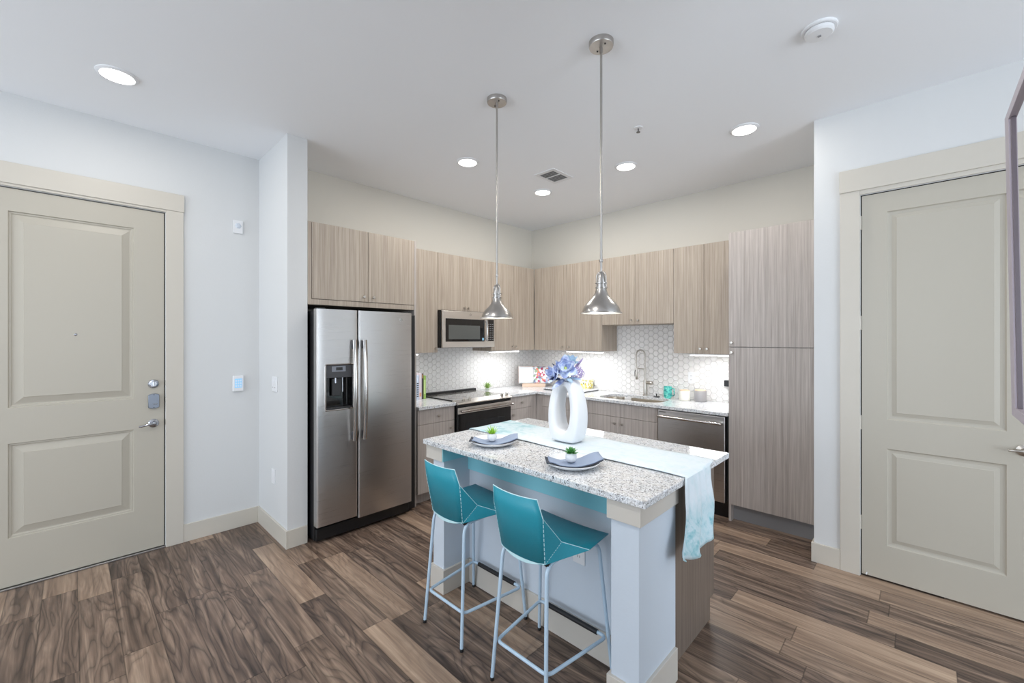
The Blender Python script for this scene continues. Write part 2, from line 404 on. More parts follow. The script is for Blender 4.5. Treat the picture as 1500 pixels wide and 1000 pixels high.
# two-panel doors --------------------------------------------------
def panel_leaf(name, m, P, u0, u1, z0, z1, panels, prof, thick):
    # P(u, z, d): point at depth d in front(+)/behind(-) the face
    us = sorted({u0, u1}|{p[0] for p in panels}|{p[1] for p in panels}); zs = sorted({z0, z1}|{p[2] for p in panels}|{p[3] for p in panels})
    mb = MB()
    for i in range(len(us)-1):
        for j in range(len(zs)-1):
            a, b, c, d = us[i], us[i+1], zs[j], zs[j+1]
            if any(abs(p[0]-a) < 1e-6 and abs(p[2]-c) < 1e-6 for p in panels):
                rings = [[P(a+s, c+s, h), P(b-s, c+s, h), P(b-s, d-s, h), P(a+s, d-s, h)] for s, h in prof]
                for r0, r1 in zip(rings, rings[1:]): mb.add(r0+r1, [(k, (k+1) % 4, (k+1) % 4+4, k+4) for k in range(4)])
                mb.add(rings[-1], [(0, 1, 2, 3)])
            else: mb.add([P(a, c, 0), P(b, c, 0), P(b, d, 0), P(a, d, 0)], [(0, 1, 2, 3)])
    o = [P(u0, z0, 0), P(u1, z0, 0), P(u1, z1, 0), P(u0, z1, 0)]; k = [P(u0, z0, -thick), P(u1, z0, -thick), P(u1, z1, -thick), P(u0, z1, -thick)]
    mb.add(o+k, [(0, 1, 5, 4), (1, 2, 6, 5), (2, 3, 7, 6), (3, 0, 4, 7), (7, 6, 5, 4)])
    ob = mb.build(name, m, fix=False)
    bm = bmesh.new(); bm.from_mesh(ob.data); bmesh.ops.remove_doubles(bm, verts=bm.verts, dist=1e-5); bmesh.ops.recalc_face_normals(bm, faces=bm.faces); bm.to_mesh(ob.data); bm.free()
    return ob
prof = [(0, 0), (.004, -.009), (.012, -.009), (.017, -.0145), (.024, -.0145), (.062, -.003), (.064, 0)]
door1 = panel_leaf('door_1', DOORM, lambda u, z, d: (XE-.006+d, u, z), D0+.006, D1-.007, .016, DZ-.006,
                   [(-4.757, -4.176, 1.113, 2.329), (-4.757, -4.176, .31, .894)], prof, .04)
struct(door1)
MB().lathe((XE-.006, -4.466, 1.568), [(.0001, .004), (.005, .004), (.008, .002), (.008, 0)], 16, 'x').build('peephole', CHROME, door1, smooth=True)
def lockset(door, P, y, z, s):
    pass
h = MB().lathe((XE-.006, -4.070, 1.212), [(.032, 0), (.032, .006), (.027, .012), (.02, .013), (.019, .017), (.0001, .017)], 28, 'x').build('deadbolt', CHROME, door1, smooth=True)
MB().box(XE+.010, XE+.026, -4.074, -4.066, 1.194, 1.23).build('thumb_turn', CHROME, h, bev=.003)
# keypad lock interior plate: rounded top and bottom
pl = []
for t in range(9): a = -1+2*t/8; pl.append((XE-.006, -4.069+a*.031, 1.087+.046+.008*(1-a*a)))
for t in range(9): a = 1-2*t/8; pl.append((XE-.006, -4.069+a*.031, 1.087-.046-.008*(1-a*a)))
k = MB().prism(pl, 0, (.022, 0, 0)).build('lock_plate', PLATEM, door1, bev=.003, smooth=True)
MB().box(XE+.014, XE+.028, -4.075, -4.05, 1.064, 1.072).build('thumb_turn', CHROME, k, bev=.003)
w = MB(); w.lathe((XE+.016, -4.069, 1.134), [(.003, 0), (.003, .002)], 10, 'x'); w.lathe((XE+.016, -4.069, 1.042), [(.003, 0), (.003, .002)], 10, 'x'); w.build('screw', DARK, k)
lv = MB().lathe((XE-.006, -4.069, .925), [(.031, 0), (.031, .005), (.027, .010), (.016, .013), (.013, .03), (.011, .045), (.0001, .047)], 28, 'x').build('door_handle', CHROME, door1, smooth=True)
MB().tube([(XE+.032, -4.066, .925), (XE+.040, -4.085, .925), (XE+.042, -4.115, .921), (XE+.040, -4.14, .915), (XE+.036, -4.152, .914)], [.009, .009, .0075, .007, .006], 12).build('lever', CHROME, lv, smooth=True)
for z in (1.215, 1.09, .925):
    MB().box(XE-.004, XE+.004, -4.0035, -3.996, z-.02, z+.02).build('strike_plate', NICKEL, door1, bev=.002)
w = MB(); w.box(XE-.045, XE-.02, D0, D0+.006, .012, DZ); w.box(XE-.045, XE-.02, D1-.007, D1, .012, DZ); w.box(XE-.045, XE-.02, D0, D1, DZ-.006, DZ)
w.build('gap_shade_strip', DARK, door1)  # dark strips added so the gap round the entry door reads as shade
prof2 = [(0, 0), (.006, -.008), (.014, -.010), (.024, -.010), (.044, -.004), (.046, -.002)]
door2 = panel_leaf('door_2', DOORM, lambda u, z, d: (u, YR+.004-d, z), E0+.006, E1-.006, .014, DZ-.006,
                   [(3.787, 4.285, 1.030, 2.345), (3.787, 4.285, .231, .846)], prof2, .038)
struct(door2)
w = MB(); w.box(E0, E0+.006, YR+.014, YR+.045, 0, DZ); w.box(E1-.006, E1, YR+.014, YR+.045, 0, DZ); w.box(E0, E1, YR+.006, YR+.045, DZ-.006, DZ)
w.build('door_gap_shade', DARK, door2)  # dark filler standing in for shade in the closet door gap
for z in (2.295, 1.644, .997, .349):
    hg = MB(); hg.lathe((3.655, YR-.008, z-.045), [(.0001, -.003), (.006, 0), (.006, .09), (.0001, .093)], 12); hg.box(3.655, 3.664, YR-.004, YR, z-.045, z+.045)
    hg.build('hinge', TRIM, door2, smooth=True)
lv = MB().lathe((4.345, YR+.004, .935), [(.03, 0), (.03, -.006), (.014, -.012), (.011, -.04), (.0001, -.042)], 24, 'y').build('door_handle', NICKEL, door2, smooth=True)
MB().tube([(4.345, YR-.036, .935), (4.325, YR-.042, .936), (4.30, YR-.042, .936), (4.287, YR-.038, .934)], [.009, .008, .007, .006], 12).build('lever', NICKEL, lv, smooth=True)
MB().lathe((3.69, YR-.03, .03), [(.004, 0), (.004, .03)], 8, 'y').build('door_stop', WHITEP, door2)

# ------------------------------------------------------------------ wall plates
def plate(name, face, c, w_, h_, label, cat, kind='x', extras=None, dep=.007):
    # face 'x+': plate on plane x=c[0] facing +x ; 'y-': plane y=c[1] facing -y
    x, y, z = c
    t = thing(name, c, label, cat)
    if face == 'x+': MB().box(x, x+dep, y-w_/2, y+w_/2, z-h_/2, z+h_/2).build('cover_plate', WHITEP, t, bev=.002)
    else: MB().box(x-w_/2, x+w_/2, y-dep, y, z-h_/2, z+h_/2).build('cover_plate', WHITEP, t, bev=.002)
    return t
GREY = mat('mid_grey', lin(150, 150, 152), .5)  # even grey for rocker edges, key marks, burner rings and vent screen
t = plate('alarm_strobe_plate', 'x+', (XE, -3.540, 2.454), .067, .105, 'small white alarm plate high on the entry wall right of the door', 'wall plate', dep=.014)
MB().lathe((XE+.014, -3.540, 2.462), [(.0001, .008), (.016, .006), (.024, 0)], 6, 'x').build('strobe_lens', mat('frosted_lens', lin(205, 212, 222), .3), t)
t = thing('thermostat', (XE, -3.540, 1.176), 'white thermostat with lit blue screen on the entry wall', 'thermostat')
MB().box(XE, XE+.024, -3.579, -3.502, 1.112, 1.241).build('housing', WHITEP, t, bev=.006)
MB().box(XE+.024, XE+.0255, -3.566, -3.515, 1.142, 1.215).build('screen', SCREEN, t)
w = MB()
for i in range(3):
    for j in range(3): w.box(XE+.0255, XE+.0265, -3.562+.016*i, -3.551+.016*i, 1.148+.022*j, 1.163+.022*j)
w.build('screen_icons', mat('screen_icon_blue', lin(225, 240, 250), .4), t)
t = plate('light_switch', 'y-', (.323, YS0, 1.187), .118, .116, 'white double light switch plate on the partition side wall', 'light switch')
for dx in (-.024, .024):
    MB().box(.323+dx-.013, .323+dx+.013, YS0-.0095, YS0-.0065, 1.155, 1.219).build('rocker', WHITEP, t, bev=.001)
    MB().box(.323+dx-.011, .323+dx+.011, YS0-.0105, YS0-.0095, 1.160, 1.164).build('rocker_edge', GREY, t)
t = plate('blank_plate', 'y-', (.293, YS0, .465), .07, .115, 'white cover plate low on the partition side wall', 'wall plate')
MB().box(.287, .299, YS0-.009, YS0-.007, .42, .51).build('seam', WHITEP, t, bev=.001)
def outlet(c, face, label, w_=.071):
    x, y, z = c; t = plate('wall_outlet', face, c, w_, .115, label, 'outlet', dep=.006)
    for dz in (-.02, .02):
        b = MB()
        if face == 'y-': b.box(x-.016, x+.016, y-.008, y-.006, z+dz-.014, z+dz+.014)
        else: b.box(x+.006, x+.008, y-.016, y+.016, z+dz-.014, z+dz+.014)
        so = b.build('socket', WHITEP, t, bev=.001)
        b = MB()
        for s in (-.006, .006):
            if face == 'y-': b.box(x+s-.001, x+s+.001, y-.0086, y-.008, z+dz-.004, z+dz+.006)
            else: b.box(x+.008, x+.0086, y+s-.001, y+s+.001, z+dz-.004, z+dz+.006)
        b.build('slots', DARK, so)
    return t
BSY = -.009
outlet((2.221, BSY, 1.135), 'y-', 'white outlet on the tiled backsplash behind the white canister')
outlet((2.478, BSY, 1.13), 'y-', 'white outlet on the tiled backsplash nearest the tall pantry')
outlet((.009, -.90, 1.13), 'x+', 'white outlet on the tiled backsplash behind the spiky plant')

# ------------------------------------------------------------------ ceiling things
def can(i, x, y, label):
    t = thing('recessed_downlight', (x, y, H), label, 'ceiling light', 'recessed ceiling downlights')
    MB().lathe((x, y, H), [(.076, -.010), (.080, -.012), (.094, -.004), (.095, 0)], 40, cap=False).build('trim_ring', WHITEP, t, smooth=True)
    MB().lathe((x, y, H), [(.0001, -.0105), (.076, -.0105), (.076, -.004)], 40, cap=False).build('lens', CANE, t, smooth=True)
LAB = ['round recessed downlight on the ceiling nearest the kitchen back corner', 'round recessed downlight right of the rear pendant rod, near the sink cabinets',
       'round recessed downlight on the ceiling in front of the tall pantry', 'round recessed downlight on the ceiling in front of the refrigerator', 'round recessed downlight on the ceiling by the left entry door']
for i, (x, y) in enumerate(CANS): can(i, x, y, LAB[i])
t = thing('air_vent', (1.49, -1.375, H), 'white ceiling air vent with two dark louvered openings', 'air vent')
fz = H-.006
w = MB(); w.box(1.375, 1.60, -1.525, -1.488, fz, H); w.box(1.375, 1.60, -1.262, -1.225, fz, H); w.box(1.375, 1.402, -1.488, -1.262, fz, H); w.box(1.566, 1.60, -1.488, -1.262, fz, H); w.box(1.402, 1.566, -1.388, -1.377, fz, H)
w.build('vent_frame', WHITEP, t)
MB().box(1.402, 1.566, -1.488, -1.262, H-.0015, H-.0005).build('backing', mat('vent_dark', lin(92, 94, 96), .7), t)
for k in range(9):
    MB().box(1.404, 1.564, -1.484+.026*k, -1.476+.026*k, H-.005, H-.0015).build('louver', mat('vent_grey', lin(150, 150, 150), .6) if k == 0 else bpy.data.materials['vent_grey'], t)
t = thing('smoke_detector', (3.59, -1.958, H), 'round white smoke detector on the ceiling at upper right', 'smoke detector')
MB().lathe((3.59, -1.958, H), [(.074, 0), (.074, -.008), (.070, -.012), (.060, -.012)], 40, cap=False).build('base_plate', WHITEP, t, smooth=True)
MB().lathe((3.59, -1.958, H), [(.058, -.010), (.058, -.013)], 40, cap=False).build('dark_slot', DARK, t, smooth=True)
MB().lathe((3.59, -1.958, H), [(.060, -.013), (.060, -.026), (.052, -.034), (.0001, -.037)], 40, cap=False).build('cover', WHITEP, t, smooth=True)
MB().box(3.583, 3.597, -1.965, -1.951, H-.040, H-.036).build('test_button', GREY, t, bev=.001)
t = thing('fire_sprinkler', (2.486, -1.668, H), 'small fire sprinkler head on the ceiling between the pendant rod and downlight', 'sprinkler')
MB().lathe((2.486, -1.668, H), [(.032, 0), (.030, -.005), (.014, -.007), (.0001, -.007)], 24).build('escutcheon', WHITEP, t, smooth=True)
MB().lathe((2.486, -1.668, H), [(.005, -.006), (.005, -.03), (.014, -.031), (.014, -.034), (.0001, -.034)], 12).build('sprinkler_head', mat('sprinkler_metal', lin(120, 120, 122), .3, 1), t, smooth=True)

# ------------------------------------------------------------------ pendants
def make_pendant(x, y, label):
    t = thing('pendant_lamp', (x, y, H), label, 'pendant lamp', 'pendant lamps over the island')
    zb = 1.669
    cn = MB().lathe((x, y, H), [(.062, 0), (.062, -.022), (.060, -.026), (.012, -.027), (.0001, -.027)], 40).build('canopy', PEND, t, smooth=True)
    for s in (-1, 1): MB().lathe((x+s*.03, y-s*.012, H-.0265), [(.004, 0), (.004, -.004), (.0001, -.005)], 10).build('screw', BLACK, cn)
    w = MB().tube([(x, y, H-.02), (x, y, 2.35), (x, y, 2.34), (x, y, zb+.2)], .006, 12)
    w.lathe((x, y, H-.06), [(.006, 0), (.0085, .002), (.0085, .035), (.006, .037)], 14)
    w.lathe((x, y, zb+.262), [(.006, 0), (.009, .002), (.009, .012), (.006, .014)], 14)
    w.build('rod', PEND, t, smooth=True)
    R = [(.104, 0), (.104, .004), (.0965, .007), (.0955, .012), (.092, .024), (.085, .038), (.074, .052), (.060, .066), (.047, .079), (.038, .092), (.032, .106), (.028, .120), (.026, .134)]
    inner = [(r-.003, h) for r, h in R[1:]]
    sh = MB().lathe((x, y, zb), [(.0985, .002)]+R, 48, cap=False).build('shade', PEND, t, smooth=True)
    MB().lathe((x, y, zb), [(.1032, .0005), (.0985, .001)]+inner[1:], 48, cap=False).build('shade_lining', HALOG, sh, smooth=True)
    w = MB()
    for h in (.131, .154): w.lathe((x, y, zb+h), [(.024, -.003), (.031, -.002), (.031, .002), (.024, .003)], 28)
    w.lathe((x, y, zb), [(.024, .128), (.023, .165), (.019, .19), (.014, .207), (.006, .213), (.0001, .214)], 28)
    w.build('socket_cup', PEND, t, smooth=True)
    yk = MB().tube([(x-.0275, y, zb+.13), (x-.0275, y, zb+.185)]+arc((x, y, zb+.187), .0275, PI, 0, 10)+[(x+.0275, y, zb+.185), (x+.0275, y, zb+.13)], .0032, 8)
    yk.tube(arc((x, y, zb+.268), .010, 0, 2*PI, 14)[:-1], .0016, 6, closed=True)
    yk.lathe((x, y-.014, zb+.187), [(.005, 0), (.005, -.008), (.0001, -.008)], 10, 'y')
    yk.build('yoke', PEND, t, smooth=True)
    MB().lathe((x, y, zb+.062), [(.0001, -.035), (.018, -.03), (.027, -.012), (.026, .006), (.015, .03), (.013, .045)], 20).build('bulb', BULB, t, smooth=True)
    return t
P1 = (2.021, -2.624); P2 = (2.774, -2.612)
pa = make_pendant(*P1, 'brushed metal bell pendant nearer the fridge, on the left')
pb = copy_tree(pa); pb.location = (P2[0], P2[1], H)
pb['label'] = 'brushed metal bell pendant nearer the camera, on the right'
for x, y in (P1, P2):
    l = bpy.data.lights.new('pendant_bulb_light', 'SPOT'); l.energy = 7; l.color = (1, .98, .95); l.shadow_soft_size = .03
    l.spot_size = math.radians(125); l.spot_blend = .4
    o = bpy.data.objects.new('pendant_bulb_light', l); COL.objects.link(o); o.location = (x, y, 1.69)

# ------------------------------------------------------------------ cabinets
def knob(parent, axis, p):
    x, y, z = p; s = 1 if axis == 'x' else -1
    pr = [(.005, 0), (.0045, .010), (.012, .014), (.0135, .019), (.011, .024), (.0001, .025)]
    return MB().lathe(p, [(r, h*s) for r, h in pr], 16, axis).build('knob', NICKEL, parent, smooth=True)
G = .0016
def front(parent, name, axis, face, a0, a1, z0, z1, m, knobs=(), th=.019):
    # axis 'x': door front plane x=face spanning y ; axis 'y': plane y=face spanning x
    if axis == 'x': o = MB().box(face-th, face, a0+G, a1-G, z0+G, z1-G).build(name, m, parent, bev=.0012)
    else: o = MB().box(a0+G, a1-G, face, face+th, z0+G, z1-G).build(name, m, parent, bev=.0012)
    for a, z in knobs: knob(o, axis, (face, a, z) if axis == 'x' else (a, face, z))
    return o
ZT, ZU = 2.437, 1.397
def upper(axis, face, a0, a1, z0, z1, label, doors, m=WOOD, name='upper_cabinet', cat='wall cabinet', back=.002):
    c = (0, a0, z0) if axis == 'x' else (a0, 0, z0)
    t = thing(name, c, label, cat)
    th = .021
    if axis == 'x': MB().box(back, face-th, a0+.0005, a1-.0005, z0, z1-.001).build('body', m, t)
    else: MB().box(a0+.0005, a1-.0005, face+th, -back, z0, z1-.001).build('body', m, t)
    for d in doors: front(t, 'door', axis, face, d[0], d[1], z0, z1, m, d[2])
    return t
UF = .337
upper('x', UF, -2.28, -1.853, ZU, ZT, 'single-door taupe upper cabinet left of the microwave', [(-2.28, -1.853, [(-1.885, 1.441)])])
upper('x', UF, -1.853, -1.097, 1.840, ZT, 'two-door taupe upper cabinet directly above the microwave', [(-1.853, -1.478, [(-1.505, 1.875)]), (-1.478, -1.097, [(-1.45, 1.875)])])
upper('x', UF, -1.097, -UF, ZU, ZT, 'two-door taupe upper cabinet right of the microwave, reaching the corner', [(-1.097, -.718, [(-.748, 1.445)]), (-.718, -UF-.004, [(-.688, 1.445)])])
upper('y', -UF, UF, 1.347, ZU, ZT, 'two-door taupe upper cabinet on the sink wall, nearest the corner', [(UF+.004, .851, [(.80, 1.442)]), (.851, 1.347, [(.895, 1.442)])])
upper('y', -UF, 1.347, 2.171, 1.693, ZT, 'shorter two-door taupe upper cabinet above the sink', [(1.347, 1.753, [(1.714, 1.737)]), (1.753, 2.171, [(1.792, 1.737)])])
upper('y', -UF, 2.171, 2.765, ZU, ZT, 'two-door taupe upper cabinet beside the tall pantry', [(2.171, 2.461, [(2.43, 1.445)]), (2.461, 2.765, [(2.492, 1.445)])])
# over-fridge cabinet with surround panels
t = thing('refrigerator_cabinet', (0, YS1, 1.803), 'deep two-door taupe cabinet above the stainless refrigerator', 'wall cabinet')
FF = .597
w = MB().box(.002, FF-.021, YS1+.001, -2.305, 1.803, ZT-.001)
w.box(FF-.021, FF-.004, YS1+.001, -3.214, 1.803, ZT-.001); w.box(FF-.021, FF-.004, -3.214, -2.305, 1.803, 1.845); w.build('body', WOOD, t, bev=.001)
front(t, 'door', 'x', FF, -3.212, -2.754, 1.847, ZT, WOOD, [(-2.795, 1.888)])
front(t, 'door', 'x', FF, -2.754, -2.303, 1.847, ZT, WOOD, [(-2.71, 1.888)])
tag(box('refrigerator_side_panel', WOODL, (.002, FF, -2.303, -2.282, 0, ZT-.001), bev=.001), 'narrow floor-to-top taupe panel on the right of the refrigerator', 'cabinet panel')
# base cabinets
BF, ZB, ZC = .62, .105, .884
def base_box(t, axis, a0, a1, face=BF, m=WOODL, toe=.075):
    if axis == 'x':
        MB().box(.002, face-.021, a0+.0005, a1-.0005, ZB, ZC-.001).build('body', m, t)
        MB().box(.002, face-toe, a0+.0005, a1-.0005, 0, ZB).build('toe_kick', m, t)
    else:
        MB().box(a0+.0005, a1-.0005, -face+.021, -.002, ZB, ZC-.001).build('body', m, t)
        MB().box(a0+.0005, a1-.0005, -face+toe, -.002, 0, ZB).build('toe_kick', m, t)
ZS = .742
t = thing('base_cabinet', (0, -2.281, 0), 'taupe base cabinet between the refrigerator and the range', 'base cabinet'); base_box(t, 'x', -2.281, -1.857)
front(t, 'drawer', 'x', BF, -2.281, -1.857, ZS, ZC-.004, WOODL, [(-2.055, .808)]); front(t, 'door', 'x', BF, -2.281, -1.857, ZB, ZS, WOODL, [(-1.905, .674)])
t = thing('base_cabinet', (0, -1.083, 0), 'taupe base cabinet with drawer between the range and the corner', 'base cabinet'); base_box(t, 'x', -1.083, -.66)
front(t, 'drawer', 'x', BF, -1.083, -.70, ZS, ZC-.004, WOODL, [(-.884, .809)]); front(t, 'door', 'x', BF, -1.083, -.70, ZB, ZS, WOODL, [(-1.03, .68)])
MB().box(BF-.03, BF-.008, -.70, -.622, ZB, ZC-.002).build('filler', WOODL, t)
t = thing('base_cabinet', (.66, 0, 0), 'taupe corner base cabinet behind the white vase', 'base cabinet'); base_box(t, 'y', .66, 1.352)
front(t, 'drawer', 'y', -BF, .708, 1.352, ZS, ZC-.004, WOODL, [(1.03, .809)]); front(t, 'door', 'y', -BF, .708, 1.03, ZB, ZS, WOODL, [(.995, .68)]); front(t, 'door', 'y', -BF, 1.03, 1.352, ZB, ZS, WOODL, [(1.065, .68)])
MB().box(.60, .708, -BF+.008, -BF+.03, ZB, ZC-.002).build('filler', WOODL, t)
t = thing('base_cabinet', (1.352, 0, 0), 'two-door taupe sink base cabinet left of the dishwasher', 'base cabinet')
# body as panels so that the basin has room
w = MB(); w.box(1.3525, 1.37, -BF+.021, -.002, ZB, ZC-.001); w.box(2.12, 2.1375, -BF+.021, -.002, ZB, ZC-.001); w.box(1.37, 2.12, -.02, -.002, ZB, ZC-.001); w.box(1.37, 2.12, -BF+.021, -.002, ZB, ZB+.018); w.box(1.37, 2.12, -BF+.021, -BF+.03, ZB, ZC-.001)
w.build('body', WOODL, t); MB().box(1.3525, 2.1375, -BF+.075, -.002, 0, ZB).build('toe_kick', WOODL, t)
front(t, 'false_drawer_front', 'y', -BF, 1.352, 2.138, ZS, ZC-.004, WOODL); front(t, 'door', 'y', -BF, 1.352, 1.728, ZB, ZS, WOODL, [(1.683, .678)]); front(t, 'door', 'y', -BF, 1.728, 2.138, ZB, ZS, WOODL, [(1.765, .678)])
# pantry
t = thing('pantry_cabinet', (2.766, 0, 0), 'tall taupe pantry cabinet with stacked doors beside the right wall', 'pantry cabinet')
MB().box(2.7665, 3.39, -BF+.021, -.002, .142, ZT-.001).build('body', WOODL, t)
MB().box(2.7665, 2.785, -BF+.004, -.02, 0, .142).build('side_foot', WOODL, t)
MB().box(2.785, 3.39, -BF+.075, -.02, 0, .142).build('toe_kick', mat('toe_kick_grey', lin(150, 150, 152), .5), t)
front(t, 'door', 'y', -BF, 2.766, 3.392, 1.472, ZT, WOODL, [(2.792, 1.508)]); front(t, 'door', 'y', -BF, 2.766, 3.392, .142, 1.468, WOODL, [(2.792, 1.425)])

# worktops ---------------------------------------------------------
def slab(name, outer, holes, z0, z1, m, bev=.003):
    bm = bmesh.new(); es = []
    for loop in [outer]+holes:
        vs = [bm.verts.new((p[0], p[1], z0)) for p in loop]
        es += [bm.edges.new((vs[i], vs[(i+1) % len(vs)])) for i in range(len(vs))]
    r = bmesh.ops.triangle_fill(bm, use_beauty=True, use_dissolve=False, edges=es)
    ex = bmesh.ops.extrude_face_region(bm, geom=bm.faces[:])
    bmesh.ops.translate(bm, verts=[v for v in ex['geom'] if isinstance(v, bmesh.types.BMVert)], vec=(0, 0, z1-z0))
    bmesh.ops.recalc_face_normals(bm, faces=bm.faces)
    me = bpy.data.meshes.new(name); bm.to_mesh(me); bm.free(); me.materials.append(m)
    o = bpy.data.objects.new(name, me); COL.objects.link(o)
    if bev:
        d = o.modifiers.new('b', 'BEVEL'); d.width = bev; d.segments = 2; d.limit_method = 'ANGLE'; d.angle_limit = math.radians(50)
    return o
def rrect(x0, x1, y0, y1, r, n=8):
    out = []
    for cx, cy, a in ((x1-r, y1-r, 0), (x0+r, y1-r, PI/2), (x0+r, y0+r, PI), (x1-r, y0+r, 1.5*PI)):
        out += [(cx+r*math.cos(a+PI/2*i/n), cy+r*math.sin(a+PI/2*i/n)) for i in range(n+1)]
    return out
CZ0, CZ1 = .884, .914; CF = .643
t = slab('worktop', [(.011, -2.281), (CF, -2.281), (CF, -1.857), (.011, -1.857)], [], CZ0, CZ1, GRAN); tag(t, 'short speckled granite worktop between the refrigerator and the range', 'worktop')
sinkhole = rrect(1.40, 2.09, -.545, -.16, .12)
t = slab('worktop', [(.011, -1.083), (CF, -1.083), (CF, -CF), (2.764, -CF), (2.764, -.011), (.011, -.011)], [sinkhole], CZ0, CZ1, GRAN)
tag(t, 'long L-shaped speckled granite worktop holding the sink', 'worktop')
# sink
t = thing('kitchen_sink', (1.745, -.35, .70), 'undermount stainless sink basin set in the granite worktop', 'sink')
rows = []
for z, s, r in ((.8835, -.02, .13), (.8835, .001, .12), (.86, .003, .12), (.74, .012, .11), (.705, .035, .09), (.70, .07, .06)):
    L_ = rrect(1.40+s, 2.09-s, -.545+s, -.16-s, r); rows.append([(p[0], p[1], z) for p in L_]+[(L_[0][0], L_[0][1], z)])
w = MB().grid(rows); n = len(rows[-1])-1; w.add(rows[-1][:-1], [list(range(n))]); w.build('basin', SINKM, t, smooth=True)
MB().lathe((1.745, -.33, .70), [(.045, .001), (.042, .004), (.02, .003), (.0001, .002)], 24).build('drain', CHROME, t, smooth=True)
tag(box('sponge_holder', WHITEP, (1.54, 1.62, -.178, -.163, .79, .885), bev=.004), 'small white caddy hanging on the back edge inside the sink', 'sink caddy')
# faucet
fx, fy = 1.744, -.09
t = thing('faucet', (fx, fy, CZ1), 'tall spring-neck pull-down faucet in brushed nickel behind the sink', 'faucet')
MB().lathe((fx, fy, CZ1), [(.027, 0), (.027, .008), (.019, .012), (.0175, .17), (.016, .175), (.0001, .176)], 24).build('body', NICKEL, t, smooth=True)
MB().lathe((fx, fy, CZ1+.17), [(.011, 0), (.011, .13), (.0001, .131)], 16).build('riser', NICKEL, t, smooth=True)
w = MB()
sp = [(fx, fy, CZ1+.29), (fx, fy, 1.36)]+arc((fx-.053, fy, 1.362), .053, 0, PI, 12)+[(fx-.106, fy, 1.33), (fx-.104, fy, 1.21)]
sp = [Vector(p) for p in sp]
MB().tube(sp, .0062, 10).build('hose', NICKEL, t, smooth=True)
# spring coil
tot = [0]
for a, b in zip(sp, sp[1:]): tot.append(tot[-1]+(b-a).length)
cp = []; nc = 420; turns = 52
for i in range(nc+1):
    s = tot[-1]*i/nc; k = max(j for j in range(len(tot)) if tot[j] <= s+1e-9); k = min(k, len(sp)-2)
    tt = (s-tot[k])/(tot[k+1]-tot[k]); p = sp[k].lerp(sp[k+1], tt); d = (sp[k+1]-sp[k]).normalized(); b = Vector((0, 1, 0)); a = d.cross(b)
    an = 2*PI*turns*i/nc; cp.append(p+(a*math.cos(an)+b*math.sin(an))*.0085)
MB().tube(cp, .0016, 5).build('spring', NICKEL, t, smooth=True)
MB().lathe((fx-.102, fy, 1.086), [(.012, 0), (.0145, .004), (.0135, .07), (.0095, .085), (.009, .13), (.0001, .131)], 18).build('spray_head', NICKEL, t, smooth=True)
MB().tube([(fx-.116, fy, 1.19), (fx-.125, fy, 1.165), (fx-.122, fy, 1.12)], .003, 6).build('spray_trigger', BLACK, t, smooth=True)
MB().tube([(fx, fy, 1.205), (fx-.05, fy, 1.209), (fx-.10, fy, 1.204)], .005, 8).build('holder_arm', NICKEL, t, smooth=True)
MB().lathe((fx+.015, fy, 1.057), [(.016, 0), (.019, .004), (.0195, .06), (.017, .072), (.0001, .074)], 20, 'x').build('valve', NICKEL, t, smooth=True)
MB().tube([(fx+.03, fy-.01, 1.045), (fx+.032, fy-.014, .99), (fx+.034, fy-.018, .925)], .0055, 8).build('lever', NICKEL, t, smooth=True)
t = tag(MB().lathe((1.89, -.12, CZ1), [(.032, 0), (.034, .004), (.03, .009), (.006, .011), (.005, .028), (.009, .03), (.008, .036), (.0001, .037)], 24).build('sink_stopper', BLACK, smooth=True), 'black sink stopper lying on the worktop right of the faucet', 'sink stopper')

# backsplash ------------------------------------------------------
w = MB().box(.0005, .009, -2.281, -.0005, CZ1+.0005, ZU-.001); w.box(.0005, .009, -1.853, -1.097, ZU, 1.70)
tag(w.build('backsplash', HEXL), 'white raised hexagon tile backsplash on the range wall', 'backsplash')
w = MB().box(.0095, 2.7655, -.009, -.0005, CZ1+.0005, ZU-.001); w.box(1.3475, 2.1705, -.009, -.0005, ZU-.001, 1.692)
tag(w.build('backsplash', HEXB), 'white raised hexagon tile backsplash on the sink wall', 'backsplash')

# under-cabinet lights --------------------------------------------
def strip(axis, a0, a1, label, power):
    if axis == 'x': c = (UF-.035, (a0+a1)/2, ZU-.02)
    else: c = ((a0+a1)/2, -UF+.035, ZU-.02)
    t = thing('under_cabinet_light', c, label, 'under-cabinet light', 'under-cabinet light bars')
    d = .018
    if axis == 'x':
        MB().box(c[0]-d, c[0]+d, a0, a1, ZU-.012, ZU-.0005).build('housing', WHITEP, t, bev=.002); MB().box(c[0]-d+.002, c[0]+d-.002, a0+.005, a1-.005, ZU-.020, ZU-.012).build('lens', LEDE, t, bev=.002)
        area('light_bar', (c[0], c[1], ZU-.023), (0, 0, 0), .03, a1-a0, power, (.97, .99, 1))
    else:
        MB().box(a0, a1, c[1]-d, c[1]+d, ZU-.012, ZU-.0005).build('housing', WHITEP, t, bev=.002); MB().box(a0+.005, a1-.005, c[1]-d+.002, c[1]+d-.002, ZU-.020, ZU-.012).build('lens', LEDE, t, bev=.002)
        area('light_bar', (c[0], c[1], ZU-.023), (0, 0, 0), a1-a0, .03, power, (.97, .99, 1))
strip('x', -1.09, -.60, 'lit bar light under the cabinet right of the microwave', 3)
strip('x', -2.22, -2.07, 'short lit bar light under the cabinet beside the refrigerator', 1)
strip('y', .836, 1.342, 'lit bar light under the cabinet left of the sink', 3)
strip('y', 2.319, 2.76, 'lit bar light under the cabinet beside the pantry', 3)

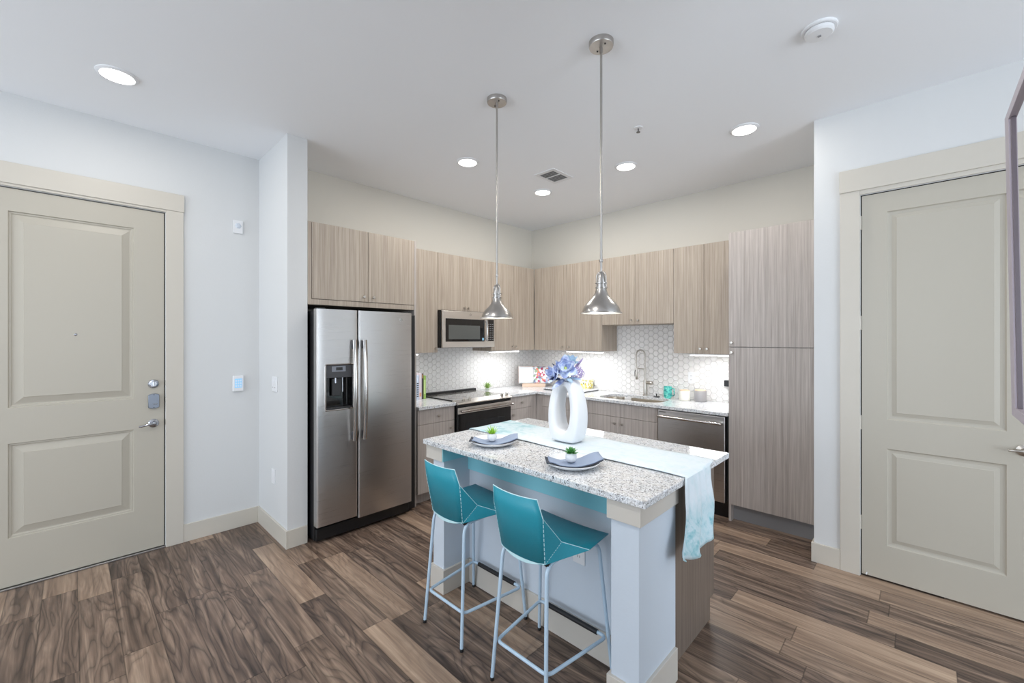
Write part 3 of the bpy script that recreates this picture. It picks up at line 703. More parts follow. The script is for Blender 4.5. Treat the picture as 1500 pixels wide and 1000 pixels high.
# ------------------------------------------------------------------ refrigerator
t = thing('refrigerator', (.37, -2.82, 0), 'side-by-side stainless steel refrigerator with ice and water dispenser', 'refrigerator')
FX = .72; fy0, fy1 = -3.222, -2.408; fs = -2.902
MB().box(.03, FX-.062, fy0+.002, -2.335, .02, 1.752).build('case', mat('black_case', lin(26, 26, 28), .4), t, bev=.004)
def bowed(y0, y1, z0, z1, hole=None, edge=.02):
    # stainless door with rounded vertical outer edges
    ys = []; n = 8
    prof = [(FX-.058, y0), (FX-.022, y0)]+[(FX-edge+edge*math.sin(a), y0+edge-edge*math.cos(a)) for a in [PI/2*i/5 for i in range(6)]]+\
           [(FX-edge+edge*math.cos(a), y1-edge+edge*math.sin(a)) for a in [PI/2*i/5 for i in range(6)]]+[(FX-.058, y1)]
    return prof
def door_mesh(name, y0, y1, z0, z1, e=.012):
    p = bowed(y0, y1, z0, z1, edge=e); w = MB(); w.prism([(x, y, z0) for x, y in p], 0, (0, 0, z1-z0)); return w
# freezer door with dispenser recess: built of blocks round the opening
dy0, dy1, dz0, dz1 = -3.158, -2.945, 1.0, 1.342
w = MB(); e = .012
pL = bowed(fy0, dy0+.02, 0, 0, edge=e)
w.prism([(x, min(y, dy0), .135) for x, y in pL if y <= dy0]+[(FX, dy0, .135), (FX-.058, dy0, .135)], 0, (0, 0, 1.765-.135))
pR = [(FX-.058, dy1), (FX, dy1)]+[(FX-e+e*math.cos(a), fs-.004-e+e*math.sin(a)) for a in [PI/2*i/5 for i in range(6)]]+[(FX-.058, fs-.004)]
w.prism([(x, y, .135) for x, y in pR], 0, (0, 0, 1.765-.135))
w.box(FX-.058, FX, dy0, dy1, .135, dz0); w.box(FX-.058, FX, dy0, dy1, dz1, 1.765)
fd = w.build('freezer_door', STEEL, t, smooth=True)
w = MB(); w.box(FX-.056, FX-.050, dy0, dy1, dz0, dz1); w.box(FX-.056, FX-.003, dy0, dy0+.004, dz0, dz1); w.box(FX-.056, FX-.003, dy1-.004, dy1, dz0, dz1); w.box(FX-.056, FX-.003, dy0, dy1, dz0, dz0+.006)
w.build('dispenser_recess', BGLOSS, fd)
w = MB(); w.box(FX-.05, FX+.002, dy0+.004, dy1-.004, dz1-.10, dz1-.002); dp = w.build('dispenser_control_panel', mat('dispenser_grey', lin(66, 66, 70), .4), fd, bev=.003)
MB().box(FX+.002, FX+.0035, -3.112, -3.005, 1.288, 1.33).build('dispenser_display', mat('display_silver', lin(135, 138, 146), .35, .3), dp, bev=.001)
MB().box(FX+.0035, FX+.0045, -3.080, -3.030, 1.298, 1.322).build('display_window', BGLOSS, dp)
w = MB()
w.tube(fillet([(FX+.001, dy0-.002, dz0-.002), (FX+.001, dy0-.002, dz1+.002), (FX+.001, dy1+.002, dz1+.002), (FX+.001, dy1+.002, dz0-.002), (FX+.001, (dy0+dy1)/2, dz0-.004), (FX+.001, dy0-.002, dz0-.002)], .012), .006, 8)
w.build('dispenser_frame', HANDLE, fd, smooth=True)
MB().box(FX-.04, FX-.02, -3.10, -3.03, 1.10, 1.235).build('paddle', mat('paddle_grey', lin(52, 52, 54), .35), fd, bev=.004)
MB().tube([(FX-.02, -3.075, 1.245), (FX-.018, -3.075, 1.20)], .008, 10).build('ice_chute', CHROME, fd, smooth=True)
MB().tube([(FX-.02, -3.02, 1.245), (FX-.018, -3.02, 1.13)], .005, 8).build('water_spout', CHROME, fd, smooth=True)
MB().box(FX-.05, FX+.004, dy0+.006, dy1-.006, dz0, dz0+.014).build('drip_tray', mat('tray_dark', lin(44, 44, 46), .3), fd, bev=.002)
rd = door_mesh('d', fs+.004, fy1, .115, 1.765).build('refrigerator_door', STEEL, t, smooth=True)
lg = MB().lathe((FX, -2.515, 1.703), [(.017, 0), (.017, .0015), (.014, .002), (.0001, .002)], 28, 'x').build('round_badge', mat('badge_pale', lin(214, 212, 208), .3, .6), rd, smooth=True)
w = MB().tube([(FX+.0025, -2.515+.0115*math.cos(a), 1.703+.0115*math.sin(a)) for a in [2*PI*i/24 for i in range(24)]], .0009, 5, closed=True)
w.tube([(FX+.0025, -2.515+.005*math.cos(a)*(1+.3*math.sin(2*a)), 1.703+.006*math.sin(a)) for a in [2*PI*i/16 for i in range(16)]], .0009, 5, closed=True)
w.build('badge_ring', BLACK, lg)
def fh(y, par):
    pts = [(FX+.045-.012*abs(k/10)**2.4+.010*(1-(k/10)**2), y, 1.137+k*.0395) for k in range(-10, 11)]
    w = MB(); rows = []
    for x, yy, z in pts: rows.append([(x+.010*math.cos(a), yy+.019*math.sin(a)*(.9), z) for a in [2*PI*i/16 for i in range(17)]])
    w.grid(rows); w.add([p for p in rows[0][:-1]], [list(range(16))]); w.add([p for p in rows[-1][:-1]], [list(range(16))])
    h_ = w.build('handle', HANDLE, par, smooth=True)
    w = MB(); w.box(FX, FX+.04, y-.012, y+.012, 1.137+.325, 1.137+.39); w.box(FX, FX+.04, y-.012, y+.012, 1.137-.39, 1.137-.325); w.build('handle_mount', mat('mount_grey', lin(92, 92, 96), .35, .6), h_, bev=.004)
fh(-2.945, fd); fh(-2.862, rd)
MB().box(.4, FX-.035, fy0+.01, fy1-.01, .02, .108).build('base_grille', BLACK, t, bev=.004)
w = MB(); w.box(FX-.075, FX-.02, fy0+.01, fy0+.07, 1.752, 1.775); w.box(FX-.075, FX-.02, fy1-.07, fy1-.01, 1.752, 1.775); w.build('hinge_cover', BLACK, t, bev=.003)
w = MB()
for x in (.1, .6):
    for y in (-3.15, -2.45): w.lathe((x, y, 0), [(.02, 0), (.02, .022)], 12)
w.build('feet', BLACK, t)

# ------------------------------------------------------------------ range
ry0, ry1 = -1.852, -1.087
t = thing('electric_range', (.33, -1.47, 0), 'slide-in electric range with black glass oven door and four knobs', 'range')
MB().box(.03, .60, ry0+.004, ry1-.004, .03, .90).build('body', BLACK, t, bev=.003)
ck = MB().box(.06, .575, ry0+.001, ry1-.001, .9145, .922).build('glass_cooktop', mat('cooktop_glass', lin(120, 116, 112), .05, 0, Specular_IOR_Level=1.0), t, bev=.002)
w = MB(); w.box(.06, .575, ry0-.004, ry0+.014, .915, .925); w.box(.012, .06, ry0-.002, ry1+.002, .915, .945); w.build('dark_trim', BLACK, t, bev=.002)
for (x, y, r) in ((.19, -1.66, .075), (.42, -1.66, .095), (.19, -1.28, .095), (.42, -1.28, .075)):
    w = MB(); w.tube([(x+r*math.cos(a), y+r*math.sin(a), .9222) for a in [2*PI*i/40 for i in range(40)]], .0008, 4, closed=True); w.build('burner_ring', GREY, ck)
pf = [(.575, .90), (.575, .924), (.60, .923), (.668, .902), (.672, .892), (.66, .885), (.60, .885)]
MB().prism([(x, ry0, z) for x, z in pf], 0, (0, ry1-ry0, 0)).build('control_panel', STEEL2, t, bev=.002)
for y in (-1.745, -1.665, -1.205, -1.135):
    k_ = MB()
    base = Vector((.625, y, .916)); nrm = Vector((.3, 0, .954)); q = nrm.to_track_quat('Z', 'Y')
    tmp = MB().lathe((0, 0, 0), [(.019, 0), (.019, .004), (.0155, .006), (.0145, .026), (.012, .030), (.0001, .031)], 20)
    k_.add([base+q@Vector(p) for p in tmp.v], tmp.f); k_.build('knob', NICKEL, t, smooth=True)
MB().box(.60, .648, ry0+.004, ry1-.004, .862, .884).build('vent_gap', BLACK, t)
od = MB().box(.60, .655, ry0+.006, ry1-.006, .185, .858).build('oven_door', BGLOSS, t, bev=.004)
MB().box(.655, .659, ry0+.008, ry1-.008, .795, .856).build('door_rail', STEEL2, od, bev=.001)
hd = MB().tube([(.70, ry0+.02, .825), (.703, (ry0+ry1)/2, .826), (.70, ry1-.02, .825)], .0135, 14).build('handle', HANDLE, od, smooth=True)
w = MB()
for y in (ry0+.04, ry1-.04): w.box(.657, .70, y-.012, y+.012, .815, .835)
w.build('handle_mount', HANDLE, hd, bev=.003)
MB().box(.655, .657, ry0+.11, ry1-.11, .36, .70).build('oven_window', mat('oven_window_glass', lin(30, 32, 35), .05), od, bev=.001)
MB().box(.60, .65, ry0+.006, ry1-.006, .05, .178).build('storage_drawer', BGLOSS, t, bev=.004)
w = MB()
for x in (.1, .55):
    for y in (ry0+.05, ry1-.05): w.lathe((x, y, 0), [(.018, 0), (.018, .032)], 12)
w.build('feet', BLACK, t)

# ------------------------------------------------------------------ microwave
my0, my1, mz0, mz1 = -1.850, -1.100, 1.447, 1.838
t = thing('microwave', (.2, -1.475, mz0), 'stainless over-the-range microwave with black window', 'microwave')
MB().box(.012, .372, my0, my1, mz0, mz1-.001).build('case', mat('microwave_case', lin(20, 20, 23), .25), t, bev=.002)
fr = MB().box(.372, .402, my0+.012, my1, mz0+.002, mz1-.004).build('door', STEEL2, t, bev=.004)
MB().box(.402, .405, -1.802, -1.262, 1.510, 1.752).build('door_glass', BGLOSS, fr, bev=.003)
MB().box(.405, .4055, -1.763, -1.330, 1.536, 1.684).build('viewing_window', mat('window_mesh_grey', lin(92, 94, 92), .2), fr, bev=.001)
kp = MB().box(.402, .405, -1.218, -1.117, 1.514, 1.756).build('keypad', BGLOSS, t, bev=.002)
w = MB()
for i in range(3):
    for j in range(8): w.box(.405, .4053, -1.204+.030*i, -1.188+.030*i, 1.53+.024*j, 1.538+.024*j)
w.build('key_marks', GREY, kp)
MB().box(.405, .4056, -1.296, -1.272, 1.522, 1.55).build('blue_sticker', mat('sticker_blue', lin(150, 200, 230), .5), fr)
rows = []
for k_ in range(-8, 9):
    z = 1.634+k_*.0145; x = .432-.010*(k_/8)**2
    rows.append([(x+.009*math.cos(a), -1.240+.014*math.sin(a), z) for a in [2*PI*i/14 for i in range(15)]])
w = MB().grid(rows); w.add(rows[0][:-1], [list(range(14))]); w.add(rows[-1][:-1], [list(range(14))])
h_ = w.build('handle', HANDLE, t, smooth=True)
w = MB(); w.box(.402, .43, -1.247, -1.233, 1.72, 1.74); w.box(.402, .43, -1.247, -1.233, 1.53, 1.55); w.build('handle_mount', HANDLE, h_)
lg = MB().lathe((.402, -1.464, 1.800), [(.012, 0), (.012, .001), (.0001, .001)], 24, 'x').build('round_badge', mat('badge_grey', lin(110, 106, 102), .3, .6), fr)
MB().lathe((.403, -1.464, 1.800), [(.0085, 0), (.0085, .0008), (.0001, .0008)], 20, 'x').build('badge_center', STEEL2, lg)
MB().box(.15, .37, my0+.05, my1-.05, mz0-.004, mz0).build('vent_screen', GREY, t)

# ------------------------------------------------------------------ dishwasher
t = thing('dishwasher', (2.44, -.3, 0), 'stainless dishwasher with bar handle between sink cabinet and pantry', 'dishwasher')
MB().box(2.1405, 2.762, -.59, -.02, .10, .880).build('case', BLACK, t)
dd = MB().box(2.149, 2.742, -.640, -.595, .145, .876).build('door', STEEL, t, bev=.004)
w = MB().tube(fillet([(2.162, -.640, .818), (2.162, -.678, .818), (2.715, -.678, .818), (2.715, -.640, .818)], .02), .0125, 14).build('handle', HANDLE, dd, smooth=True)
w = MB()
for i in range(6): w.box(2.160+.011*i, 2.168+.011*i, -.6412, -.640, .852, .862)
w.build('control_marks', mat('marks_grey', lin(90, 86, 82), .4), dd)
MB().box(2.15, 2.75, -.56, -.1, 0, .10).build('toe_kick', BLACK, t)

# ------------------------------------------------------------------ island
t = thing('kitchen_island', (2.44, -2.45, 0), 'white kitchen island with greige trim, pillars and taupe end panel', 'kitchen island')
IY = -2.718
MB().box(1.80, 3.105, IY, -2.60, 0, CZ0-.001).build('pony_wall', ISLW, t)
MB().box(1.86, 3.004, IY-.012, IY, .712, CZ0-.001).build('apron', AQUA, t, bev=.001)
bbi = MB(); bbi.box(1.872, 3.0, IY-.014, IY, 0, .145); bbi.build('baseboard', TRIM2, t, bev=.002)
for nm, x0, x1 in (('L', 1.76, 1.866), ('R', 3.016, 3.142)):
    pl = MB().box(x0, x1, -2.92, -2.60 if nm == 'L' else -2.575, 0, .80).build('pillar', ISLW, t, bev=.001)
    MB().box(x0-.014, x1+.014, -2.934, -2.59 if nm == 'L' else -2.582, 0, .145).build('pillar_base', TRIM2, pl, bev=.002)
# side faces of the left recess carry the same coloured strip
MB().box(1.703, 1.866, -2.934, -2.59, .797, CZ0-.001).build('corner_block', TRIM2, t, bev=.001)
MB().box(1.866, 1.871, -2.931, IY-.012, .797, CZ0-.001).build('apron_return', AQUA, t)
MB().box(3.004, 3.156, -2.935, -2.575, .797, CZ0-.001).build('corner_block', TRIM2, t, bev=.001)
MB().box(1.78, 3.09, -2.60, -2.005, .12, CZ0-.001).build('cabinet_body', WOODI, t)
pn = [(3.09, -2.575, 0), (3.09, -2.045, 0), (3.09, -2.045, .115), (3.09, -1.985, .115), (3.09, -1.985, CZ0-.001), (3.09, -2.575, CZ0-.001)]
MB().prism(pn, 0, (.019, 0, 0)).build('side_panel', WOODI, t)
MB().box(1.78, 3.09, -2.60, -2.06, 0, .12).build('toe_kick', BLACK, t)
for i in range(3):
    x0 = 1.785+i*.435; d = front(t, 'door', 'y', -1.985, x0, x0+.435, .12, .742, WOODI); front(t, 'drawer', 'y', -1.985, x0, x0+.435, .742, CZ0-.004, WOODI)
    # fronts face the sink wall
for o in list(t.children):
    if o.name.startswith(('door', 'drawer')): o.location.y -= .0205
ol = MB().box(2.678, 2.750, IY-.006, IY, .417, .532).build('outlet_plate', WHITEP, t, bev=.002)
w = MB()
for z in (.448, .490):
    for s in (-.006, .006): w.box(2.714+s-.001, 2.714+s+.001, IY-.0068, IY-.006, z, z+.012)
w.build('outlet_slots', DARK, ol)
t = slab('island_worktop', [(1.697, -2.956), (3.186, -2.956), (3.186, -1.972), (1.697, -1.972)], [], CZ0, CZ1, GRAN, bev=.004)
tag(t, 'rectangular speckled granite slab on top of the kitchen island', 'worktop')

# runner -----------------------------------------------------------
rows = []; RX0, RX1 = 1.640, 3.192; zt = CZ1+.0035
def wob(x, y): return .0012*math.sin(x*9+y*13)+.0008*math.sin(x*23-y*31)
NS = 16
y0f = lambda x: -2.570+.004*math.sin(x*7); y1f = lambda x: -2.172-.022*(x-1.7)/1.48+.003*math.sin(x*5)
# left end hangs a little over the edge
for z in (.80, .86, .90): rows.append([(1.688-.004*math.sin(z*30+j*.7), y0f(1.7)+(y1f(1.7)-y0f(1.7))*j/NS, z) for j in range(NS+1)])
rows.append([(1.6925, y0f(1.7)+(y1f(1.7)-y0f(1.7))*j/NS, zt-.003) for j in range(NS+1)])
for i in range(41):
    x = 1.70+(3.183-1.70)*i/40
    rows.append([(x, y0f(x)+(y1f(x)-y0f(x))*j/NS, zt+.002+wob(x, j*.025)) for j in range(NS+1)])
rows.append([(3.1925, -2.592+(.305)*j/NS, zt-.004) for j in range(NS+1)])
hang = [(.895, -2.602, -2.284), (.86, -2.606, -2.283), (.82, -2.607, -2.279), (.78, -2.607, -2.268), (.742, -2.615, -2.262), (.70, -2.635, -2.277), (.672, -2.651, -2.293), (.645, -2.668, -2.310), (.62, -2.683, -2.318), (.60, -2.682, -2.322), (.583, -2.655, -2.325)]
for z, a, b in hang:
    d = (.90-z)
    row = []
    for j in range(NS+1):
        f = j/NS; y = a+(b-a)*f
        zz = z-(.035*d/.32)*math.sin(PI*min(1, f*1.1))*.9
        row.append((3.196+.05*d*1.0+.014*d/.3*math.sin(f*13+z*4)+.004*math.sin(f*29), y, zz))
    rows.append(row)
o = MB().grid(rows).build('table_runner', CLOTH, None, smooth=True, solid=.0022, soff=1); tag(o, 'pale aqua marbled cloth runner along the island, draping over its right end', 'table runner')

# plates, napkins, succulents --------------------------------------
def place_setting(x, y, which):
    z = CZ1
    nm = ('nearer the refrigerator', 'in front of the right pendant')[which]
    pr = [(.0001, .004), (.07, .004), (.10, .010), (.125, .021), (.134, .028), (.136, .027), (.128, .018), (.10, .006), (.075, 0), (.0001, 0)]
    p = MB().lathe((x, y, z), pr, 48, cap=False)
    tag(p.build('plate', CERAM, smooth=True), 'round white plate on the island, '+nm, 'plate', 'plates on the island')
    # napkin: folded cloth lying in the plate dish, follows the bowl
    nap = mat('slate_napkin', lin(146, 160, 184), .9) if which == 0 else bpy.data.materials['slate_napkin']
    napd = mat('dark_napkin_edge', lin(64, 68, 78), .9) if which == 0 else bpy.data.materials['dark_napkin_edge']
    ux, uy = Vector((.72, .69, 0)), Vector((-.69, .72, 0))   # across the view / away
    def hgt(r): return .008 if r < .07 else .008+.026*((min(r, .142)-.07)/.066)**1.3
    def cloth(u0, u1, v0, v1, lift, sk):
        rows = []
        for i in range(13):
            r_ = []
            for j in range(9):
                u = u0+(u1-u0)*i/12; v = v0+(v1-v0)*j/8+sk*u
                q = Vector((x, y, 0))+ux*u+uy*v; r = math.hypot(u, v)
                r_.append((q.x, q.y, z+hgt(r)+lift+.0012*math.sin(u*60+v*40)))
            rows.append(r_)
        return rows
    tn = thing('napkin', (x, y, z+.01), 'folded slate blue napkin on the white plate '+nm, 'napkin', 'napkins on the island plates')
    MB().grid(cloth(-.135, .145, -.075, .055, 0, .18)).build('lower_fold', napd, tn, smooth=True, solid=.004, soff=1)
    MB().grid(cloth(-.12, .147, -.070, .060, .0048, .20)).build('upper_fold', nap, tn, smooth=True, solid=.004, soff=1)
    # succulent pot
    px, py = x-.004, y-.006; pz = z+.0205
    ts = thing('succulent', (px, py, pz), ('bright lime spiky succulent in a round white pot on the plate nearer the refrigerator', 'dark green rosette succulent in a round white pot on the plate under the right pendant')[which], 'potted plant', 'succulents on the island')
    pot = MB().lathe((px, py, pz), [(.0001, 0), (.017, 0), (.025, .008), (.029, .022), (.027, .036), (.022, .043), (.019, .042), (.019, .036), (.0001, .036)], 32, cap=False).build('pot', CERAM, ts, smooth=True)
    rnd = random.Random(3+which)
    w = MB()
    for ring, (n, el, ln, wd) in enumerate([(8, .35, .046, .0075), (7, .75, .046, .007), (4, 1.2, .044, .006)] if which == 0 else [(8, .15, .040, .0125), (7, .6, .038, .0115), (4, 1.1, .032, .0095)]):
        for k in range(n):
            a = 2*PI*(k+.5*ring)/n+rnd.uniform(-.1, .1); e = el+rnd.uniform(-.12, .12); l = ln*rnd.uniform(.85, 1.1)
            d = Vector((math.cos(a)*math.cos(e), math.sin(a)*math.cos(e), math.sin(e))); s = Vector((-math.sin(a), math.cos(a), 0)); up = s.cross(d)*-1
            b = Vector((px, py, pz+.040)); rr = []
            for i in range(6):
                f = i/5; wv = wd*math.sin(PI*min(1, (.18+.82*f)))**.8 if which else wd*(1-f)**.7+.0006
                c = b+d*l*f+Vector((0, 0, .006*f*f)); th = .0035*(1-f)+.0005
                rr.append([c+s*wv, c+up*th, c-s*wv, c-up*th, c+s*wv])
            w.grid(rr)
    w.build('leaves', LIME if which == 0 else GRASS, ts, smooth=True)
place_setting(2.112, -2.742, 0)
place_setting(2.706, -2.766, 1)

# vase ---------------------------------------------------------------
vx, vy = 2.408, -2.402
vz = zt+.007
def interp(tab, x):
    for (a, b), (c, d) in zip(tab, tab[1:]):
        if x <= c:
            f = (x-a)/(c-a) if c > a else 0; f = max(0, f); return b+(d-b)*f
    return tab[-1][1]
def vase():
    n = 72; rows = []
    # (z, half width) outlines of the outside and of the hole, each walked as a closed loop
    OUT = [(0, .070), (.006, .080), (.03, .093), (.07, .104), (.12, .111), (.18, .112), (.24, .105), (.30, .089), (.34, .070), (.365, .050), (.374, .030)]
    INN = [(.066, .0), (.072, .020), (.086, .034), (.11, .045), (.16, .052), (.21, .051), (.26, .043), (.30, .031), (.325, .018), (.334, 0)]
    def loop(tab, flat):
        right = ([(0, tab[0][0])] if flat else [])+[(w_, z_) for z_, w_ in tab]+([(0, tab[-1][0])] if flat else [])
        # resample by arc length, smoothing the polyline
        pts = [Vector((x, z)) for x, z in right]
        for _ in range(2):
            q = [pts[0]]
            for i in range(len(pts)-1): q += [pts[i].lerp(pts[i+1], .25), pts[i].lerp(pts[i+1], .75)]
            pts = q+[pts[-1]]
        ln = [0]
        for i in range(1, len(pts)): ln.append(ln[-1]+(pts[i]-pts[i-1]).length)
        def at_(f):
            d = f*ln[-1]
            for i in range(1, len(ln)):
                if d <= ln[i]+1e-9:
                    return pts[i-1].lerp(pts[i], (d-ln[i-1])/max(1e-9, ln[i]-ln[i-1]))
            return pts[-1]
        half = [at_(i/(n//2)) for i in range(n//2+1)]
        return half+[Vector((-p.x, p.y)) for p in reversed(half[1:-1])]
    A, B = loop(OUT, True), loop(INN, False)
    for i in range(n+1):
        a, b = A[i % n], B[i % n]
        co, ci = Vector((a.x, 0, a.y)), Vector((b.x, 0, b.y)); mid = (co+ci)/2; half = (co-ci)/2
        T = .070-.020*((a.y+b.y)/2/.37)**1.5
        ring = []
        for k in range(25):
            f = 2*PI*k/24; cc, ss = math.cos(f), math.sin(f)
            p = mid+half*math.copysign(abs(cc)**.5, cc); ring.append((vx+p.x, vy+T*math.copysign(abs(ss)**.5, ss), vz+max(p.z, 0)))
        rows.append(ring)
    return rows
t = thing('vase', (vx, vy, vz), 'tall white ring-shaped vase with a hollow centre on the runner', 'vase')
MB().grid(vase()).build('ring_body', CERAM, t, smooth=True)
MB().lathe((vx, vy, vz+.35), [(.022, 0), (.030, .02), (.034, .034), (.030, .034), (.022, .01)], 28, cap=False).build('neck', CERAM, t, smooth=True)

# flowers -------------------------------------------------------------
PET = mat('periwinkle_petal', lin(170, 184, 224), .6)
_c = ramp(PET, noise(PET, coords(PET), 26, 3, .5, .6), [(.38, lin(134, 150, 200)), (.50, lin(172, 186, 222)), (.62, lin(214, 226, 243))]); L(PET, _c, BS(PET).inputs['Base Color'])
PET2 = mat('pale_blue_petal', lin(172, 202, 228), .6)
PUR = mat('mauve_floret', lin(170, 156, 200), .6)
LEAFD = mat('dark_blue_leaf', lin(52, 62, 92), .6)
def petal(w, base, d, up, ln, wd, curl, n=7, m=5):
    d = d.normalized(); up = (up-d*up.dot(d)).normalized(); s = d.cross(up); rows = []
    for i in range(n+1):
        f = i/n; wv = wd*(math.sin(PI*(.08+.92*f)**.85)**.75)
        c = base+d*ln*f*math.cos(curl*f*.6)+up*(curl*ln*.55*f*f)
        rows.append([c+s*wv*(2*j/m-1)+up*(wv*.45*((2*j/m-1)**2)) for j in range(m+1)])
    w.grid(rows)
def bloom(pos, facing, R, mat_, label, name='artificial_flower', n=(5, 6), center=True, seed=1):
    rnd = random.Random(seed); f = Vector(facing).normalized(); a0 = f.cross(Vector((0, 0, 1))).normalized(); b0 = a0.cross(f)
    root = Vector((vx, vy, vz+.385)); p = Vector(pos)
    t = thing(name, tuple(root), label, 'artificial flower', 'flowers in the ring vase')
    MB().tube([root-Vector((0, 0, .03)), root.lerp(p, .5)+Vector((0, 0, .005)), p], .0025, 6).build('stem', LEAFD, t, smooth=True)
    for ring, cnt in enumerate(n):
        for k in range(cnt):
            a = 2*PI*(k+.5*ring)/cnt+rnd.uniform(-.15, .15); op = (.35, .95)[ring] if len(n) > 1 else .6
            rad = a0*math.cos(a)+b0*math.sin(a); d = rad*math.sin(op+.45)+f*math.cos(op+.45); w = MB()
            petal(w, p, d, f-rad*.2, R*rnd.uniform(.85, 1.1), R*.36*rnd.uniform(.9, 1.1), .55*rnd.uniform(.7, 1.2)); w.build('petal', mat_, t, smooth=True, solid=.0012)
    if center:
        w = MB()
        w.lathe((p+f*.008)[:], [(.0001, -.010), (.008, -.006), (.010, 0), (.007, .008), (.0001, .011)], 12)
        w.build('flower_center', mat('flower_center_green', lin(196, 214, 130), .6) if 'flower_center_green' not in bpy.data.materials else bpy.data.materials['flower_center_green'], t, smooth=True)
    return t
Rv = Vector((.719, .695, 0)); Tv = Vector((.695, -.719, 0))   # right in view / toward viewer
base = Vector((vx, vy, vz+.385))
def at(r, up, tow=0): return base+Rv*(r-.018)+Vector((0, 0, up-.022))+Tv*tow
bloom(at(.0, .075, .03), Tv*1.0+Vector((0, 0, .35))-Rv*.1, .082, PET, 'large periwinkle bloom with pale green centre, middle of the bouquet', seed=2)
bloom(at(-.055, .038, .03), -Rv*.9+Tv*.5+Vector((0, 0, .35)), .07, PET, 'periwinkle bloom facing left at the left side of the bouquet', seed=5, center=False)
bloom(at(.035, .10, -.02), Rv*.2+Vector((0, 0, 1))+Tv*.3, .062, PET2, 'pale blue bloom at the top right of the bouquet', seed=8, center=False)
w = MB(); rnd = random.Random(4); t = thing('artificial_flower', tuple(base), 'mauve cluster of tiny florets at the right of the bouquet', 'artificial flower', 'flowers in the ring vase')
hc = at(.072, .050, .02)
MB().tube([base-Vector((0, 0, .03)), base.lerp(hc, .5), hc], .0025, 6).build('stem', LEAFD, t, smooth=True)
for k in range(90):
    z_ = 1-2*(k+.5)/90; a = k*2.39996; r_ = math.sqrt(1-z_*z_); d = Vector((r_*math.cos(a), r_*math.sin(a), z_)); q = hc+d*.036*rnd.uniform(.8, 1.12)
    for j in range(4):
        an = j*PI/2+rnd.uniform(0, .5); s = d.orthogonal().normalized(); s2 = d.cross(s); dd_ = (s*math.cos(an)+s2*math.sin(an)+d*.5).normalized(); petal(w, q, dd_, d, .009, .0038, .3, 2, 2)
fl = w.build('florets', PUR, t, smooth=True); fl['kind'] = 'stuff'
t = thing('artificial_leaf_spray', tuple(base), 'blue grey leaves hanging over the vase mouth below the blooms', 'artificial leaves', None)
for r0, u0, t0, dr, du, dt, ln, wd, m_ in ((-.01, .01, .03, -.75, -.62, .5, .11, .017, PET), (.01, .015, .04, .3, -.35, .9, .07, .016, PET2), (.03, .02, .03, .9, -.25, .4, .07, .014, PET2), (-.03, .01, .03, -1, -.05, .5, .08, .018, LEAFD),
                                       (-.01, .03, -.01, -.8, .75, 0, .10, .014, LEAFD), (.06, .07, -.01, .7, .75, 0, .085, .010, PUR), (.0, .0, .03, .15, -.1, 1, .05, .016, LEAFD), (-.02, .05, .0, -.55, .85, .1, .085, .02, PET)):
    w = MB(); petal(w, at(r0, u0, t0), Rv*dr+Vector((0, 0, du))+Tv*dt, Vector((0, 0, 1))+Tv*.6, ln, wd, .2); w.build('leaf', m_, t, smooth=True, solid=.0012)

